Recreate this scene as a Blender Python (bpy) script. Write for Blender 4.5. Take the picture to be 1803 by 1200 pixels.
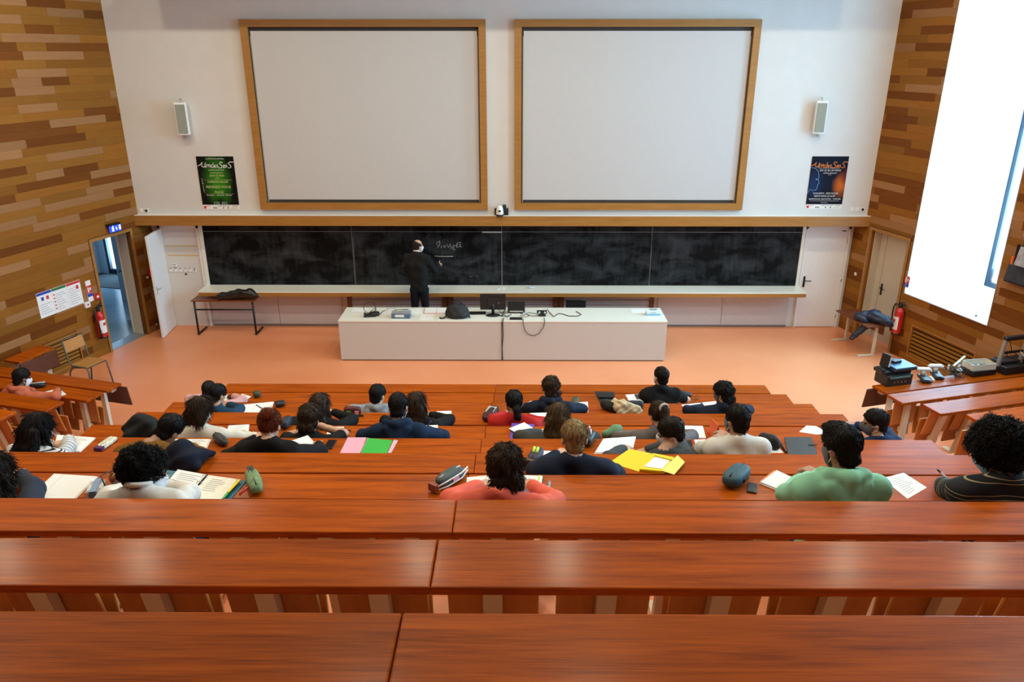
import bpy, bmesh, math, random
import numpy as np
from mathutils import Vector, Matrix
random.seed(7); np.random.seed(7)
for o in list(bpy.data.objects): bpy.data.objects.remove(o)
scene = bpy.context.scene
COL = scene.collection
# ------------------------------------------------------------------ camera
CAM = Vector((0.30, 0.0, 5.20)); FPX = 1345.0
PITCH = math.radians(20.76); YAW = math.radians(0.40)
cd = bpy.data.cameras.new('camera'); cam = bpy.data.objects.new('camera', cd); COL.objects.link(cam)
cd.sensor_width = 36.0; cd.lens = FPX / 1803 * 36.0; cd.clip_start = 0.05; cd.clip_end = 200
cam.location = CAM; cam.rotation_euler = (math.pi/2 - PITCH, 0, YAW)
scene.camera = cam
# ------------------------------------------------------------------ world, lights, exposure
scene.view_settings.view_transform = 'Standard'; scene.view_settings.look = 'None'
scene.view_settings.exposure = EXPOSURE = 0.0
scene.view_settings.gamma = 1.0; scene.view_settings.use_curve_mapping = False
wd = bpy.data.worlds.new('sky'); scene.world = wd; wd.use_nodes = True
wd.node_tree.nodes['Background'].inputs[0].default_value = (0.62, 0.80, 1.0, 1)
wd.node_tree.nodes['Background'].inputs[1].default_value = 2.2
def area(name, loc, rot, sx, sy, power, col, shape='RECTANGLE'):
    l = bpy.data.lights.new(name, 'AREA'); l.shape = shape; l.size = sx
    if shape == 'RECTANGLE': l.size_y = sy
    l.energy = power; l.color = col
    o = bpy.data.objects.new(name, l); COL.objects.link(o); o.location = loc; o.rotation_euler = rot
    return o
CEIL = 7.6
SN, CS = math.sin(math.radians(15.7)), math.cos(math.radians(15.7))
# warm ceiling downlights, recessed in the ceiling
for ly in (4.6, 7.8, 10.8):
    for lx in (-6.0, -4.3, -0.87, 0.87, 4.3, 6.0):
        area('ceiling_downlight', (lx, ly, CEIL-0.03), (0, 0, 0), 0.24, 0, 53, (1.0, 0.91, 0.69), 'DISK')
# daylight in the window bay of the right wall (and in two added windows farther back, out of the frame)
def wall_pt(s, a, z, d=0.0):           # a = metres along the side wall from its front corner towards the back of the hall, d = into the room
    return Vector((s*(6.9 + a*SN - d*CS), 14.2 - a*CS - d*SN, z))
for a0, pw in ((2.05, 1200), (6.27, 660), (10.27, 240)):
    p = wall_pt(1, a0, 4.2 if a0 < 3 else 5.2, -1.80 if a0 < 3 else -0.12)
    area('window_daylight', p, (math.pi/2, 0, math.radians(105.7)), 1.62, 5.4 if a0 < 3 else 3.2, pw, (0.34, 0.71, 1.0))
area('corridor_daylight', (-9.49, 18.66, 1.3), (math.pi/2, 0, math.radians(164.3)), 0.6, 2.2, 130, (0.35, 0.70, 1.0))
# ------------------------------------------------------------------ pixel <-> place helpers (photo frame 1803 x 1200)
RC = Matrix.Rotation(YAW, 3, 'Z') @ Matrix.Rotation(math.pi/2 - PITCH, 3, 'X')
def ray(px, py): return RC @ Vector(((px-901.5)/FPX, (600-py)/FPX, -1.0))
def atZ(px, py, z): d = ray(px, py); return CAM + d*((z-CAM.z)/d.z)
def atY(px, py, y): d = ray(px, py); return CAM + d*((y-CAM.y)/d.y)
TH = math.radians(74.3)
def atW(s, px, py, d=0.0):             # point on a side wall -> (local x, z); local x grows to the viewer's right
    n = Vector((-s*CS, -SN, 0)); o = Vector((s*6.9, 14.2, 0)) + n*d; r = ray(px, py)
    p = CAM + r*((o-CAM).dot(n)/r.dot(n)); t = Vector((SN, -CS*s, 0)) 
    return (p-o).dot(t), p.z
# ------------------------------------------------------------------ materials
MATS = {}
def nt(name):
    m = bpy.data.materials.new(name); m.use_nodes = True; t = m.node_tree
    return m, t, t.nodes['Principled BSDF']
def N(t, typ, **kw):
    n = t.nodes.new(typ)
    for k, v in kw.items():
        if k.startswith('i_'): n.inputs[k[2:].replace('_', ' ')].default_value = v
        else: setattr(n, k, v)
    return n
def mat(name, col, rough=0.6, metal=0.0, var=0.06, scale=20.0, bump=0.0, bscale=None, spec=0.5, emit=None, alpha=None, coat=0.0):
    if name in MATS: return MATS[name]
    m, t, b = nt(name); L = t.links
    co = N(t, 'ShaderNodeTexCoord'); nz = N(t, 'ShaderNodeTexNoise', i_Scale=scale, i_Detail=4.0)
    L.new(co.outputs['Object'], nz.inputs['Vector'])
    rp = N(t, 'ShaderNodeValToRGB'); c = np.array(col[:3])
    rp.color_ramp.elements[0].position = 0.3; rp.color_ramp.elements[1].position = 0.7
    rp.color_ramp.elements[0].color = (*np.clip(c*(1-var), 0, 1), 1); rp.color_ramp.elements[1].color = (*np.clip(c*(1+var), 0, 1), 1)
    L.new(nz.outputs['Fac'], rp.inputs['Fac']); L.new(rp.outputs['Color'], b.inputs['Base Color'])
    b.inputs['Roughness'].default_value = rough; b.inputs['Metallic'].default_value = metal
    b.inputs['Specular IOR Level'].default_value = spec; b.inputs['Coat Weight'].default_value = coat
    if bump:
        n2 = N(t, 'ShaderNodeTexNoise', i_Scale=bscale or scale*6, i_Detail=3.0); L.new(co.outputs['Object'], n2.inputs['Vector'])
        bp = N(t, 'ShaderNodeBump', i_Strength=bump, i_Distance=0.01); L.new(n2.outputs['Fac'], bp.inputs['Height']); L.new(bp.outputs['Normal'], b.inputs['Normal'])
    if emit: b.inputs['Emission Color'].default_value = (*col[:3], 1); b.inputs['Emission Strength'].default_value = emit
    if alpha is not None:
        tr = N(t, 'ShaderNodeBsdfTransparent'); mx = N(t, 'ShaderNodeMixShader', i_Fac=alpha)
        L.new(tr.outputs[0], mx.inputs[1]); L.new(b.outputs[0], mx.inputs[2]); L.new(mx.outputs[0], t.nodes['Material Output'].inputs['Surface'])
    MATS[name] = m; return m
def wood(name, c0, c1, rough=0.3, stretch=(1.2, 14, 14), streak=0.5, coat=0.0, axis='Object', rnd=True, bump=0.05, spec=0.5):
    if name in MATS: return MATS[name]
    m, t, b = nt(name); L = t.links
    co = N(t, 'ShaderNodeTexCoord'); mp = N(t, 'ShaderNodeMapping'); mp.inputs['Scale'].default_value = stretch
    oi = N(t, 'ShaderNodeObjectInfo'); ad = N(t, 'ShaderNodeVectorMath', operation='ADD'); sc = N(t, 'ShaderNodeVectorMath', operation='SCALE'); sc.inputs[3].default_value = 37.0
    L.new(oi.outputs['Random'], sc.inputs[0]); L.new(co.outputs[axis], ad.inputs[0]); L.new(sc.outputs[0], ad.inputs[1]); L.new(ad.outputs[0], mp.inputs['Vector'])
    nz = N(t, 'ShaderNodeTexNoise', i_Scale=1.6, i_Detail=6.0, i_Roughness=0.62, i_Distortion=0.6); L.new(mp.outputs[0], nz.inputs['Vector'])
    mp2 = N(t, 'ShaderNodeMapping'); mp2.inputs['Scale'].default_value = (stretch[0]*3, stretch[1]*9, stretch[2]*9); L.new(ad.outputs[0], mp2.inputs['Vector'])
    n2 = N(t, 'ShaderNodeTexNoise', i_Scale=2.0, i_Detail=3.0); L.new(mp2.outputs[0], n2.inputs['Vector'])
    ma = N(t, 'ShaderNodeMath', operation='MULTIPLY_ADD'); ma.inputs[1].default_value = streak; L.new(n2.outputs['Fac'], ma.inputs[0]); L.new(nz.outputs['Fac'], ma.inputs[2])
    rp = N(t, 'ShaderNodeValToRGB'); e = rp.color_ramp.elements
    e[0].position = 0.40; e[0].color = (*c0, 1); e[1].position = 0.98; e[1].color = (*c1, 1); L.new(ma.outputs[0], rp.inputs['Fac'])
    hv = N(t, 'ShaderNodeHueSaturation'); mr = N(t, 'ShaderNodeMapRange'); mr.inputs[3].default_value = 0.86 if rnd else 1; mr.inputs[4].default_value = 1.14 if rnd else 1
    L.new(oi.outputs['Random'], mr.inputs[0]); L.new(mr.outputs[0], hv.inputs['Value']); L.new(rp.outputs['Color'], hv.inputs['Color']); L.new(hv.outputs[0], b.inputs['Base Color'])
    b.inputs['Roughness'].default_value = rough; b.inputs['Coat Weight'].default_value = coat; b.inputs['Coat Roughness'].default_value = 0.18; b.inputs['Specular IOR Level'].default_value = spec
    bp = N(t, 'ShaderNodeBump', i_Strength=bump, i_Distance=0.004); L.new(n2.outputs['Fac'], bp.inputs['Height']); L.new(bp.outputs['Normal'], b.inputs['Normal'])
    MATS[name] = m; return m
# ------------------------------------------------------------------ mesh helpers
def tag(o, label=None, cat=None, group=None, kind=None):
    if label: o['label'] = label
    if cat: o['category'] = cat
    if group: o['group'] = group
    if kind: o['kind'] = kind
    return o
def thing(name, label, cat, loc=(0, 0, 0), rz=0.0, group=None):
    o = bpy.data.objects.new(name, None); COL.objects.link(o); o.empty_display_size = 0.1
    o.location = loc; o.rotation_euler = (0, 0, rz); return tag(o, label, cat, group)
def link(name, me, m=None, parent=None, loc=None, rot=None, scale=None):
    o = bpy.data.objects.new(name, me); COL.objects.link(o)
    if m and not me.materials: me.materials.append(m)
    if parent: o.parent = parent
    if loc is not None: o.location = loc
    if rot is not None: o.rotation_euler = rot
    if scale is not None: o.scale = scale
    return o
class MB:
    def __init__(s): s.v = []; s.f = []; s.sm = []
    def add(s, vs, fs, sm=False):
        n = len(s.v); s.v += [tuple(v) for v in vs]; s.f += [tuple(i+n for i in f) for f in fs]; s.sm += [sm]*len(fs); return s
    def box(s, x0, x1, y0, y1, z0, z1, M=None, bev=0.0):
        if bev:
            b = bev; vs = []; fs = []
            bm = bmesh.new(); bmesh.ops.create_cube(bm, size=1)
            for v in bm.verts: v.co = Vector((x0 + (v.co.x+.5)*(x1-x0), y0 + (v.co.y+.5)*(y1-y0), z0 + (v.co.z+.5)*(z1-z0)))
            bmesh.ops.bevel(bm, geom=list(bm.edges), offset=b, segments=2, affect='EDGES', profile=0.5)
            bm.verts.index_update(); vs = [v.co.copy() for v in bm.verts]; fs = [[v.index for v in f.verts] for f in bm.faces]; bm.free()
        else:
            vs = [Vector((x, y, z)) for z in (z0, z1) for y in (y0, y1) for x in (x0, x1)]
            fs = [(0, 2, 3, 1), (4, 5, 7, 6), (0, 1, 5, 4), (2, 6, 7, 3), (0, 4, 6, 2), (1, 3, 7, 5)]
        if M is not None: vs = [M @ v for v in vs]
        return s.add(vs, fs)
    def cbox(s, c, size, M=None, bev=0.0):
        c = Vector(c); h = Vector(size)/2; T = Matrix.Translation(c) @ (M.to_4x4() if M is not None else Matrix())
        return s.box(-h.x, h.x, -h.y, h.y, -h.z, h.z, T, bev)
    def tube(s, pts, r, seg=8, closed=False, cap=True):
        pts = [Vector(p) for p in pts]; n = len(pts); vs = []; fs = []; up = Vector((0, 0, 1)); prev = None
        rr = r if isinstance(r, (list, tuple)) else [r]*n
        for i, p in enumerate(pts):
            if closed: t = pts[(i+1) % n]-pts[i-1]
            else: t = pts[min(i+1, n-1)]-pts[max(i-1, 0)]
            t = t.normalized() if t.length > 1e-9 else Vector((0, 0, 1))
            if prev is None: a = t.cross(up) if abs(t.z) < .95 else t.cross(Vector((1, 0, 0)))
            else: a = prev - t*prev.dot(t)
            a.normalize(); prev = a; b = t.cross(a)
            for k in range(seg):
                an = 2*math.pi*k/seg; vs.append(p + (a*math.cos(an)+b*math.sin(an))*rr[i])
        m = n if closed else n-1
        for i in range(m):
            for k in range(seg):
                j = (i+1) % n; fs.append((i*seg+k, i*seg+(k+1) % seg, j*seg+(k+1) % seg, j*seg+k))
        if cap and not closed: fs += [tuple(range(seg))[::-1], tuple(range((n-1)*seg, n*seg))]
        return s.add(vs, fs, True)
    def lathe(s, prof, c=(0, 0, 0), M=None, seg=20):
        c = Vector(c); vs = []; fs = []
        for r, z in prof:
            for k in range(seg):
                an = 2*math.pi*k/seg; p = Vector((r*math.cos(an), r*math.sin(an), z)); vs.append(c + (M @ p if M is not None else p))
        for i in range(len(prof)-1):
            for k in range(seg): fs.append((i*seg+k, i*seg+(k+1) % seg, (i+1)*seg+(k+1) % seg, (i+1)*seg+k))
        fs += [tuple(range(seg))[::-1], tuple(range((len(prof)-1)*seg, len(prof)*seg))]
        return s.add(vs, fs, True)
    def prism(s, poly, z0, z1, M=None):
        n = len(poly); vs = [Vector((x, y, z0)) for x, y in poly] + [Vector((x, y, z1)) for x, y in poly]
        if M is not None: vs = [M @ v for v in vs]
        fs = [tuple(range(n))[::-1], tuple(range(n, 2*n))] + [(i, (i+1) % n, n+(i+1) % n, n+i) for i in range(n)]
        return s.add(vs, fs)
    def sup(s, c, r, e=0.6, M=None, nu=20, nv=12, noise=0.0, seed=0):     # superellipsoid blob
        rs = np.random.RandomState(seed); c = Vector(c); vs = []; fs = []
        pw = lambda w, q: math.copysign(abs(w)**q, w); ph = rs.rand(6)*6.28
        for i in range(nv+1):
            v = -math.pi/2 + math.pi*i/nv
            for k in range(nu):
                u = 2*math.pi*k/nu
                p = Vector((r[0]*pw(math.cos(v), e)*pw(math.cos(u), e), r[1]*pw(math.cos(v), e)*pw(math.sin(u), e), r[2]*pw(math.sin(v), e)))
                if noise: p *= 1 + noise*(math.sin(5*u+ph[0]+3*v)+math.sin(3*v*2+ph[1]+2*u)+math.sin(9*u-4*v+ph[2]))/2
                vs.append(c + (M @ p if M is not None else p))
        for i in range(nv):
            for k in range(nu): fs.append((i*nu+k, i*nu+(k+1) % nu, (i+1)*nu+(k+1) % nu, (i+1)*nu+k))
        return s.add(vs, fs, True)
    def mesh(s, name):
        me = bpy.data.meshes.new(name); me.from_pydata(s.v, [], s.f); me.polygons.foreach_set('use_smooth', s.sm); me.validate(); me.update(); return me
    def build(s, name, m, parent=None, **kw): return link(name, s.mesh(name), m, parent, **kw)
def rz(a): return Matrix.Rotation(a, 3, 'Z')
def part(name, m, parent, *boxes, bev=0.0):
    b = MB()
    for q in boxes: b.box(*q, bev=bev)
    return b.build(name, m, parent)
def text_mesh(txt, size, align='CENTER', shear=0.0, extrude=0.0006, space=1.0):
    cu = bpy.data.curves.new('lettering', 'FONT'); cu.body = txt; cu.size = size; cu.align_x = align; cu.align_y = 'CENTER'; cu.shear = shear; cu.extrude = extrude; cu.space_character = space; cu.resolution_u = 2
    o = bpy.data.objects.new('tmp_lettering', cu); COL.objects.link(o); dg = bpy.context.evaluated_depsgraph_get()
    me = bpy.data.meshes.new_from_object(o.evaluated_get(dg)); bpy.data.objects.remove(o); bpy.data.curves.remove(cu); return me
def lettering(parent, m, items, name='lettering'):       # items: (text, x, z, size[, opts]) on the plane y=0 facing -y, joined to one mesh
    V = []; F = []
    for it in items:
        tx, x, z, sz = it[:4]; op = it[4] if len(it) > 4 else {}; y = op.get('y', -0.003); sx = op.get('sx', 1.0)
        me = text_mesh(tx, sz, op.get('align', 'CENTER'), op.get('shear', 0.0), space=op.get('space', 1.0)); n = len(V)
        V += [(x + v.co.x*sx, y - v.co.z, z + v.co.y) for v in me.vertices]; F += [tuple(i+n for i in p.vertices) for p in me.polygons]
        bpy.data.meshes.remove(me)
    me = bpy.data.meshes.new(name); me.from_pydata(V, [], F); me.update()
    return link(name, me, m, parent)
# ------------------------------------------------------------------ smooth solids (signed distance fields turned into one surface)
def surface_nets(V, lo, h):
    S = V < 0; nx, ny, nz = V.shape
    sl = lambda A, d: A[d[0]:nx-1+d[0], d[1]:ny-1+d[1], d[2]:nz-1+d[2]]
    C = [(i, j, k) for i in (0, 1) for j in (0, 1) for k in (0, 1)]
    cnt = sum(sl(S, c).astype(np.int8) for c in C); act = (cnt > 0) & (cnt < 8)
    ii = np.argwhere(act); n = len(ii); idx = -np.ones(act.shape, int); idx[act] = np.arange(n)
    acc = np.zeros((n, 3)); num = np.zeros(n)
    for a in C:
        for ax in range(3):
            if a[ax]: continue
            b = list(a); b[ax] = 1
            va = V[ii[:, 0]+a[0], ii[:, 1]+a[1], ii[:, 2]+a[2]]; vb = V[ii[:, 0]+b[0], ii[:, 1]+b[1], ii[:, 2]+b[2]]
            cr = (va < 0) != (vb < 0); t = np.where(cr, va/np.where(np.abs(va-vb) < 1e-12, 1, va-vb), 0)
            p = np.array(a, float)[None] + 0*acc; p[:, ax] += t; acc += p*cr[:, None]; num += cr
    verts = (ii + acc/num[:, None])*h + np.array(lo)
    F = []
    for ax in range(3):
        s0 = [slice(None)]*3; s1 = [slice(None)]*3; s0[ax] = slice(0, -1); s1[ax] = slice(1, None)
        A = S[tuple(s0)]; B = S[tuple(s1)]; e = np.argwhere(A != B); o = [k for k in range(3) if k != ax]
        ok = (e[:, o[0]] > 0) & (e[:, o[1]] > 0) & (e[:, o[0]] < V.shape[o[0]]-1) & (e[:, o[1]] < V.shape[o[1]]-1); e = e[ok]
        q = []
        for d in ((0, 0), (-1, 0), (-1, -1), (0, -1)):
            k = e.copy(); k[:, o[0]] += d[0]; k[:, o[1]] += d[1]; q.append(idx[k[:, 0], k[:, 1], k[:, 2]])
        q = np.stack(q, 1); ins = A[e[:, 0], e[:, 1], e[:, 2]]; fl = ins if ax != 1 else ~ins
        q[~fl] = q[~fl][:, ::-1]; F.append(q)
    F = np.concatenate(F); F = F[(F >= 0).all(1)]
    return verts, F
def smin(a, b, k):
    if k <= 0: return np.minimum(a, b)
    h = np.clip(.5+.5*(b-a)/k, 0, 1); return b*(1-h)+a*h - k*h*(1-h)
def cone(P, a, b, ra, rb):
    a = np.asarray(a, float); b = np.asarray(b, float); ba = b-a; pa = P-a
    h = np.clip((pa@ba)/max(ba@ba, 1e-9), 0, 1); return np.linalg.norm(pa-h[..., None]*ba, axis=-1) - (ra+(rb-ra)*h)
def ell(P, c, r):
    q = (P-np.asarray(c, float))/np.asarray(r, float); k = np.linalg.norm(q, axis=-1); g = np.linalg.norm(q/np.asarray(r, float), axis=-1)
    return k*(k-1)/np.maximum(g, 1e-6)
def sdf_mesh(f, lo, hi, h):
    lo = np.asarray(lo, float)-2*h; hi = np.asarray(hi, float)+2*h; n = np.ceil((hi-lo)/h).astype(int)+1
    G = np.stack(np.meshgrid(*[lo[i]+h*np.arange(n[i]) for i in range(3)], indexing='ij'), -1)
    return surface_nets(f(G), lo, h)
def np_mesh(name, parts):
    V = []; F = []; n = 0
    for v, f in parts: V.append(v); F.append(f+n); n += len(v)
    V = np.concatenate(V); F = np.concatenate(F); me = bpy.data.meshes.new(name)
    me.vertices.add(len(V)); me.vertices.foreach_set('co', V.astype(np.float32).ravel())
    me.loops.add(F.size); me.loops.foreach_set('vertex_index', F.astype(np.int32).ravel())
    me.polygons.add(len(F)); me.polygons.foreach_set('loop_start', (np.arange(len(F))*4).astype(np.int32))
    me.polygons.foreach_set('use_smooth', np.ones(len(F), bool)); me.update(calc_edges=True); me.validate(); return me
# ------------------------------------------------------------------ palette
M_wall = mat('white_plaster', (0.665, 0.655, 0.635), 0.75, var=0.02, scale=3, bump=0.03, bscale=180)
M_ceil = mat('ceiling_paint', (0.30, 0.27, 0.24), 0.8, var=0.02)
M_white = mat('white_lacquer', (0.80, 0.79, 0.77), 0.42, var=0.015)
M_cream = mat('cream_laminate', (0.82, 0.81, 0.72), 0.32, var=0.015)
M_greywhite = mat('grey_laminate', (0.62, 0.57, 0.52), 0.5, var=0.02, scale=40)
M_beige = mat('beige_paint', (0.58, 0.51, 0.40), 0.5, var=0.02)
M_black = mat('black_plastic', (0.012, 0.012, 0.013), 0.45, var=0.1)
M_blackm = mat('black_metal', (0.02, 0.02, 0.022), 0.38, metal=0.6)
M_steel = mat('brushed_steel', (0.55, 0.55, 0.55), 0.3, metal=1.0)
M_red = mat('red_enamel', (0.52, 0.012, 0.010), 0.3, coat=0.4)
M_paper = mat('white_paper', (0.84, 0.84, 0.83), 0.8, var=0.012, scale=60)
M_oak = wood('oak_trim', (0.30, 0.125, 0.022), (0.44, 0.21, 0.05), 0.42, streak=0.35, rnd=False)
M_plank = [wood('plank_dark', (0.13, 0.039, 0.005), (0.18, 0.058, 0.009), 0.5, (2, 26, 26), 0.5, bump=0.08, spec=.1),
           wood('plank_mid', (0.22, 0.079, 0.010), (0.285, 0.112, 0.017), 0.5, (2, 26, 26), 0.5, bump=0.08, spec=.1),
           wood('plank_gold', (0.215, 0.086, 0.012), (0.275, 0.115, 0.019), 0.5, (2, 26, 26), 0.5, bump=0.08, spec=.1),
           wood('plank_pale', (0.24, 0.105, 0.036), (0.32, 0.155, 0.062), 0.5, (2, 26, 26), 0.8, bump=0.08, spec=.12)]
M_desk = wood('mahogany', (0.085, 0.008, 0.0002), (0.44, 0.083, 0.0010), 0.42, (0.9, 14, 14), 0.6, coat=0.11, bump=0.04, spec=.07)
M_ply = wood('plywood', (0.42, 0.15, 0.030), (0.56, 0.23, 0.056), 0.42, (10, 10, 1.2), 0.4)
M_plyedge = mat('plywood_edge', (0.66, 0.42, 0.18), 0.5)
def lino():
    m, t, b = nt('orange_linoleum'); L = t.links; co = N(t, 'ShaderNodeTexCoord')
    a = N(t, 'ShaderNodeTexNoise', i_Scale=0.7, i_Detail=4.0); c = N(t, 'ShaderNodeTexNoise', i_Scale=55.0, i_Detail=5.0)
    L.new(co.outputs['Object'], a.inputs['Vector']); L.new(co.outputs['Object'], c.inputs['Vector'])
    ma = N(t, 'ShaderNodeMath', operation='MULTIPLY_ADD'); ma.inputs[1].default_value = 0.35; L.new(c.outputs['Fac'], ma.inputs[0]); L.new(a.outputs['Fac'], ma.inputs[2])
    rp = N(t, 'ShaderNodeValToRGB'); e = rp.color_ramp.elements; e[0].position = 0.4; e[1].position = 0.95
    e[0].color = (0.73, 0.25, 0.105, 1); e[1].color = (0.82, 0.32, 0.155, 1); L.new(ma.outputs[0], rp.inputs['Fac']); L.new(rp.outputs[0], b.inputs['Base Color'])
    b.inputs['Roughness'].default_value = 0.38; return m
M_lino = lino()
# ------------------------------------------------------------------ rows of the hall
ZF = [0.781, 1.021, 1.278, 1.551, 1.819, 2.125, 2.445, 2.760, 3.108, 3.460, 3.819]
YF = [0.83*(11.96-k) for k in range(11)]
DH = 0.76
TR = [z-DH for z in ZF]; TR[0] = 0.0
wallX = lambda y: 6.9 + (14.2-y)*SN/CS
# ------------------------------------------------------------------ floor, steps, ceiling
b = MB(); b.prism([(-wallX(14.9)-.3, 14.9), (wallX(14.9)+.3, 14.9), (wallX(-2.7)+.3, -2.7), (-wallX(-2.7)-.3, -2.7)][::-1], -0.2, 0.0)
FLOOR = tag(b.build('floor', M_lino), 'orange linoleum floor of the lecture hall', kind='structure')
def step(yf, z0, z1, name='step'):
    e = wallX(yf)+.1; q = 4.47; f = SN/CS; y0 = -2.6; ye = yf+(e-q)*f
    e = 6.9 + (14.2-ye)*f; ye = yf+(e-q)*f; xr = wallX(y0)
    poly = [(-xr, y0), (xr, y0), (e, ye), (q, yf), (-q, yf), (-e, ye)]
    bb = MB(); bb.prism(poly, z0, z1); return bb.build(name, M_lino, FLOOR)
for k in range(1, 11): step(YF[k]+.25, TR[k-1], TR[k])
step(YF[10]-.58, TR[10], TR[10]+.36); step(YF[10]-1.4, TR[10]+.36, TR[10]+.60)
b = MB(); b.box(-13, 13, -2.9, 15, CEIL, CEIL+.15); CEI = tag(b.build('ceiling', M_ceil), 'pale flat ceiling', kind='structure'); part('shade_panel', M_ceil, CEI, (-5.9, 5.9, 12.9, 14.3, 6.35, 6.5))  # unseen panel added under the ceiling to shade the top of the front wall
b = MB(); b.box(-13, 13, -2.9, -2.6, 0, CEIL); tag(b.build('wall_rear', M_wall), 'pale rear wall', kind='structure')
# ------------------------------------------------------------------ back wall: white upper wall, beam, recessed lower wall
b = MB(); b.box(-7.1, 7.1, 14.3, 14.9, 2.30, CEIL); b.box(-7.0, 7.0, 14.6, 14.9, 0, 2.30)
WB = tag(b.build('wall_back', M_wall), 'white plaster front wall above and behind the chalkboard', kind='structure')
b = MB(); b.box(-6.93, 6.93, 14.2, 14.6, 2.126, 2.315); tag(b.build('trim_1', M_oak), 'long oak-veneered beam above the chalkboard', kind='structure')
b = MB(); b.box(-6.93, 6.93, 14.195, 14.31, 2.315, 2.324); b.build('beam_top', mat('white_trim', (.8, .79, .74), .6), bpy.data.objects['trim_1'])
# chalk ledge under the board
b = MB(); b.box(-5.87, 5.87, 14.10, 14.6, 0.838, 0.862); LED = tag(b.build('trim_2', M_cream), 'cream chalk ledge with an oak front edge under the board', kind='structure')
for x0, x1 in ((-5.86, -2.915), (-2.912, -.002), (.002, 2.912), (2.915, 5.86)): part('ledge_fascia', M_oak, LED, (x0, x1, 14.09, 14.12, .768, .8375))
# lower wall panels under the ledge
PX = [-5.85, -4.55, -3.30, -3.06]
M_lil = mat('lilac_panel', (0.60, 0.55, 0.53), 0.5, var=0.02)
for x0, x1 in ((-5.84, -4.5), (-4.49, -3.22), (3.12, 4.4), (4.41, 5.72)): part('wall_panel', M_lil, WB, (x0, x1, 14.575, 14.6, .03, .83))
b = MB(); b.box(-5.84, 5.72, 14.56, 14.6, 0, .035); tag(b.build('baseboard_back', mat('dark_skirting', (.18, .16, .15), .5)), 'dark skirting strip under the chalkboard', kind='structure')
M_brown = wood('brown_frame', (0.12, 0.04, 0.012), (0.2, 0.075, 0.025), 0.45)
for i, (x0, x1, lb) in enumerate(((-3.08, -1.10, 'left'), (-1.06, 1.10, 'middle'), (1.14, 3.02, 'right'))):
    t = thing('radiator_cover', 'brown framed louvred radiator cover under the chalk ledge, %s of three' % lb, 'radiator', ((x0+x1)/2, 14.5, 0), group='radiator covers under the chalkboard'); w = (x1-x0)/2
    part('side_post', M_brown, t, (-w, -w+.09, -.03, .095, 0, .75)); part('side_post', M_brown, t, (w-.09, w, -.03, .095, 0, .75)); part('backing', M_brown, t, (-w+.09, w-.09, .06, .095, .0, .75))
    part('top_rail', M_brown, t, (-w+.09, w-.09, -.02, .06, .70, .75))
    for j in range(6):
        m = MB(); m.cbox((0, .0, .08+j*.112), (2*w-.18, .012, .098), Matrix.Rotation(-.35, 3, 'X')); m.build('slat', M_lil, t)
# ------------------------------------------------------------------ side walls
LDOOR = (-1.105, -0.175, 0.0, 2.055); RDOOR = (0.09, 1.015, 0.0, 2.085)
NICHE = (1.16, 2.935, 1.175, 7.0); W2 = (5.4, 7.15, 2.6, 7.0); W3 = (9.4, 11.15, 3.6, 7.0)  # W2 and W3 are added openings out of view, for extra daylight
LGR = (-2.56, -1.80, 0.10, 0.605); RGR = (1.475, 2.83, 0.11, 0.66)
def rects_without(x0, x1, z0, z1, holes):
    xs = sorted({x0, x1, *[h[0] for h in holes], *[h[1] for h in holes]}); out = []
    for a, c in zip(xs, xs[1:]):
        hs = sorted([(h[2], h[3]) for h in holes if h[0] <= a+1e-6 and h[1] >= c-1e-6]); z = z0
        for lo, hi in hs:
            if lo > z: out.append((a, c, z, lo))
            z = hi
        if z < z1: out.append((a, c, z, z1))
    return out
PH = 0.130
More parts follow.
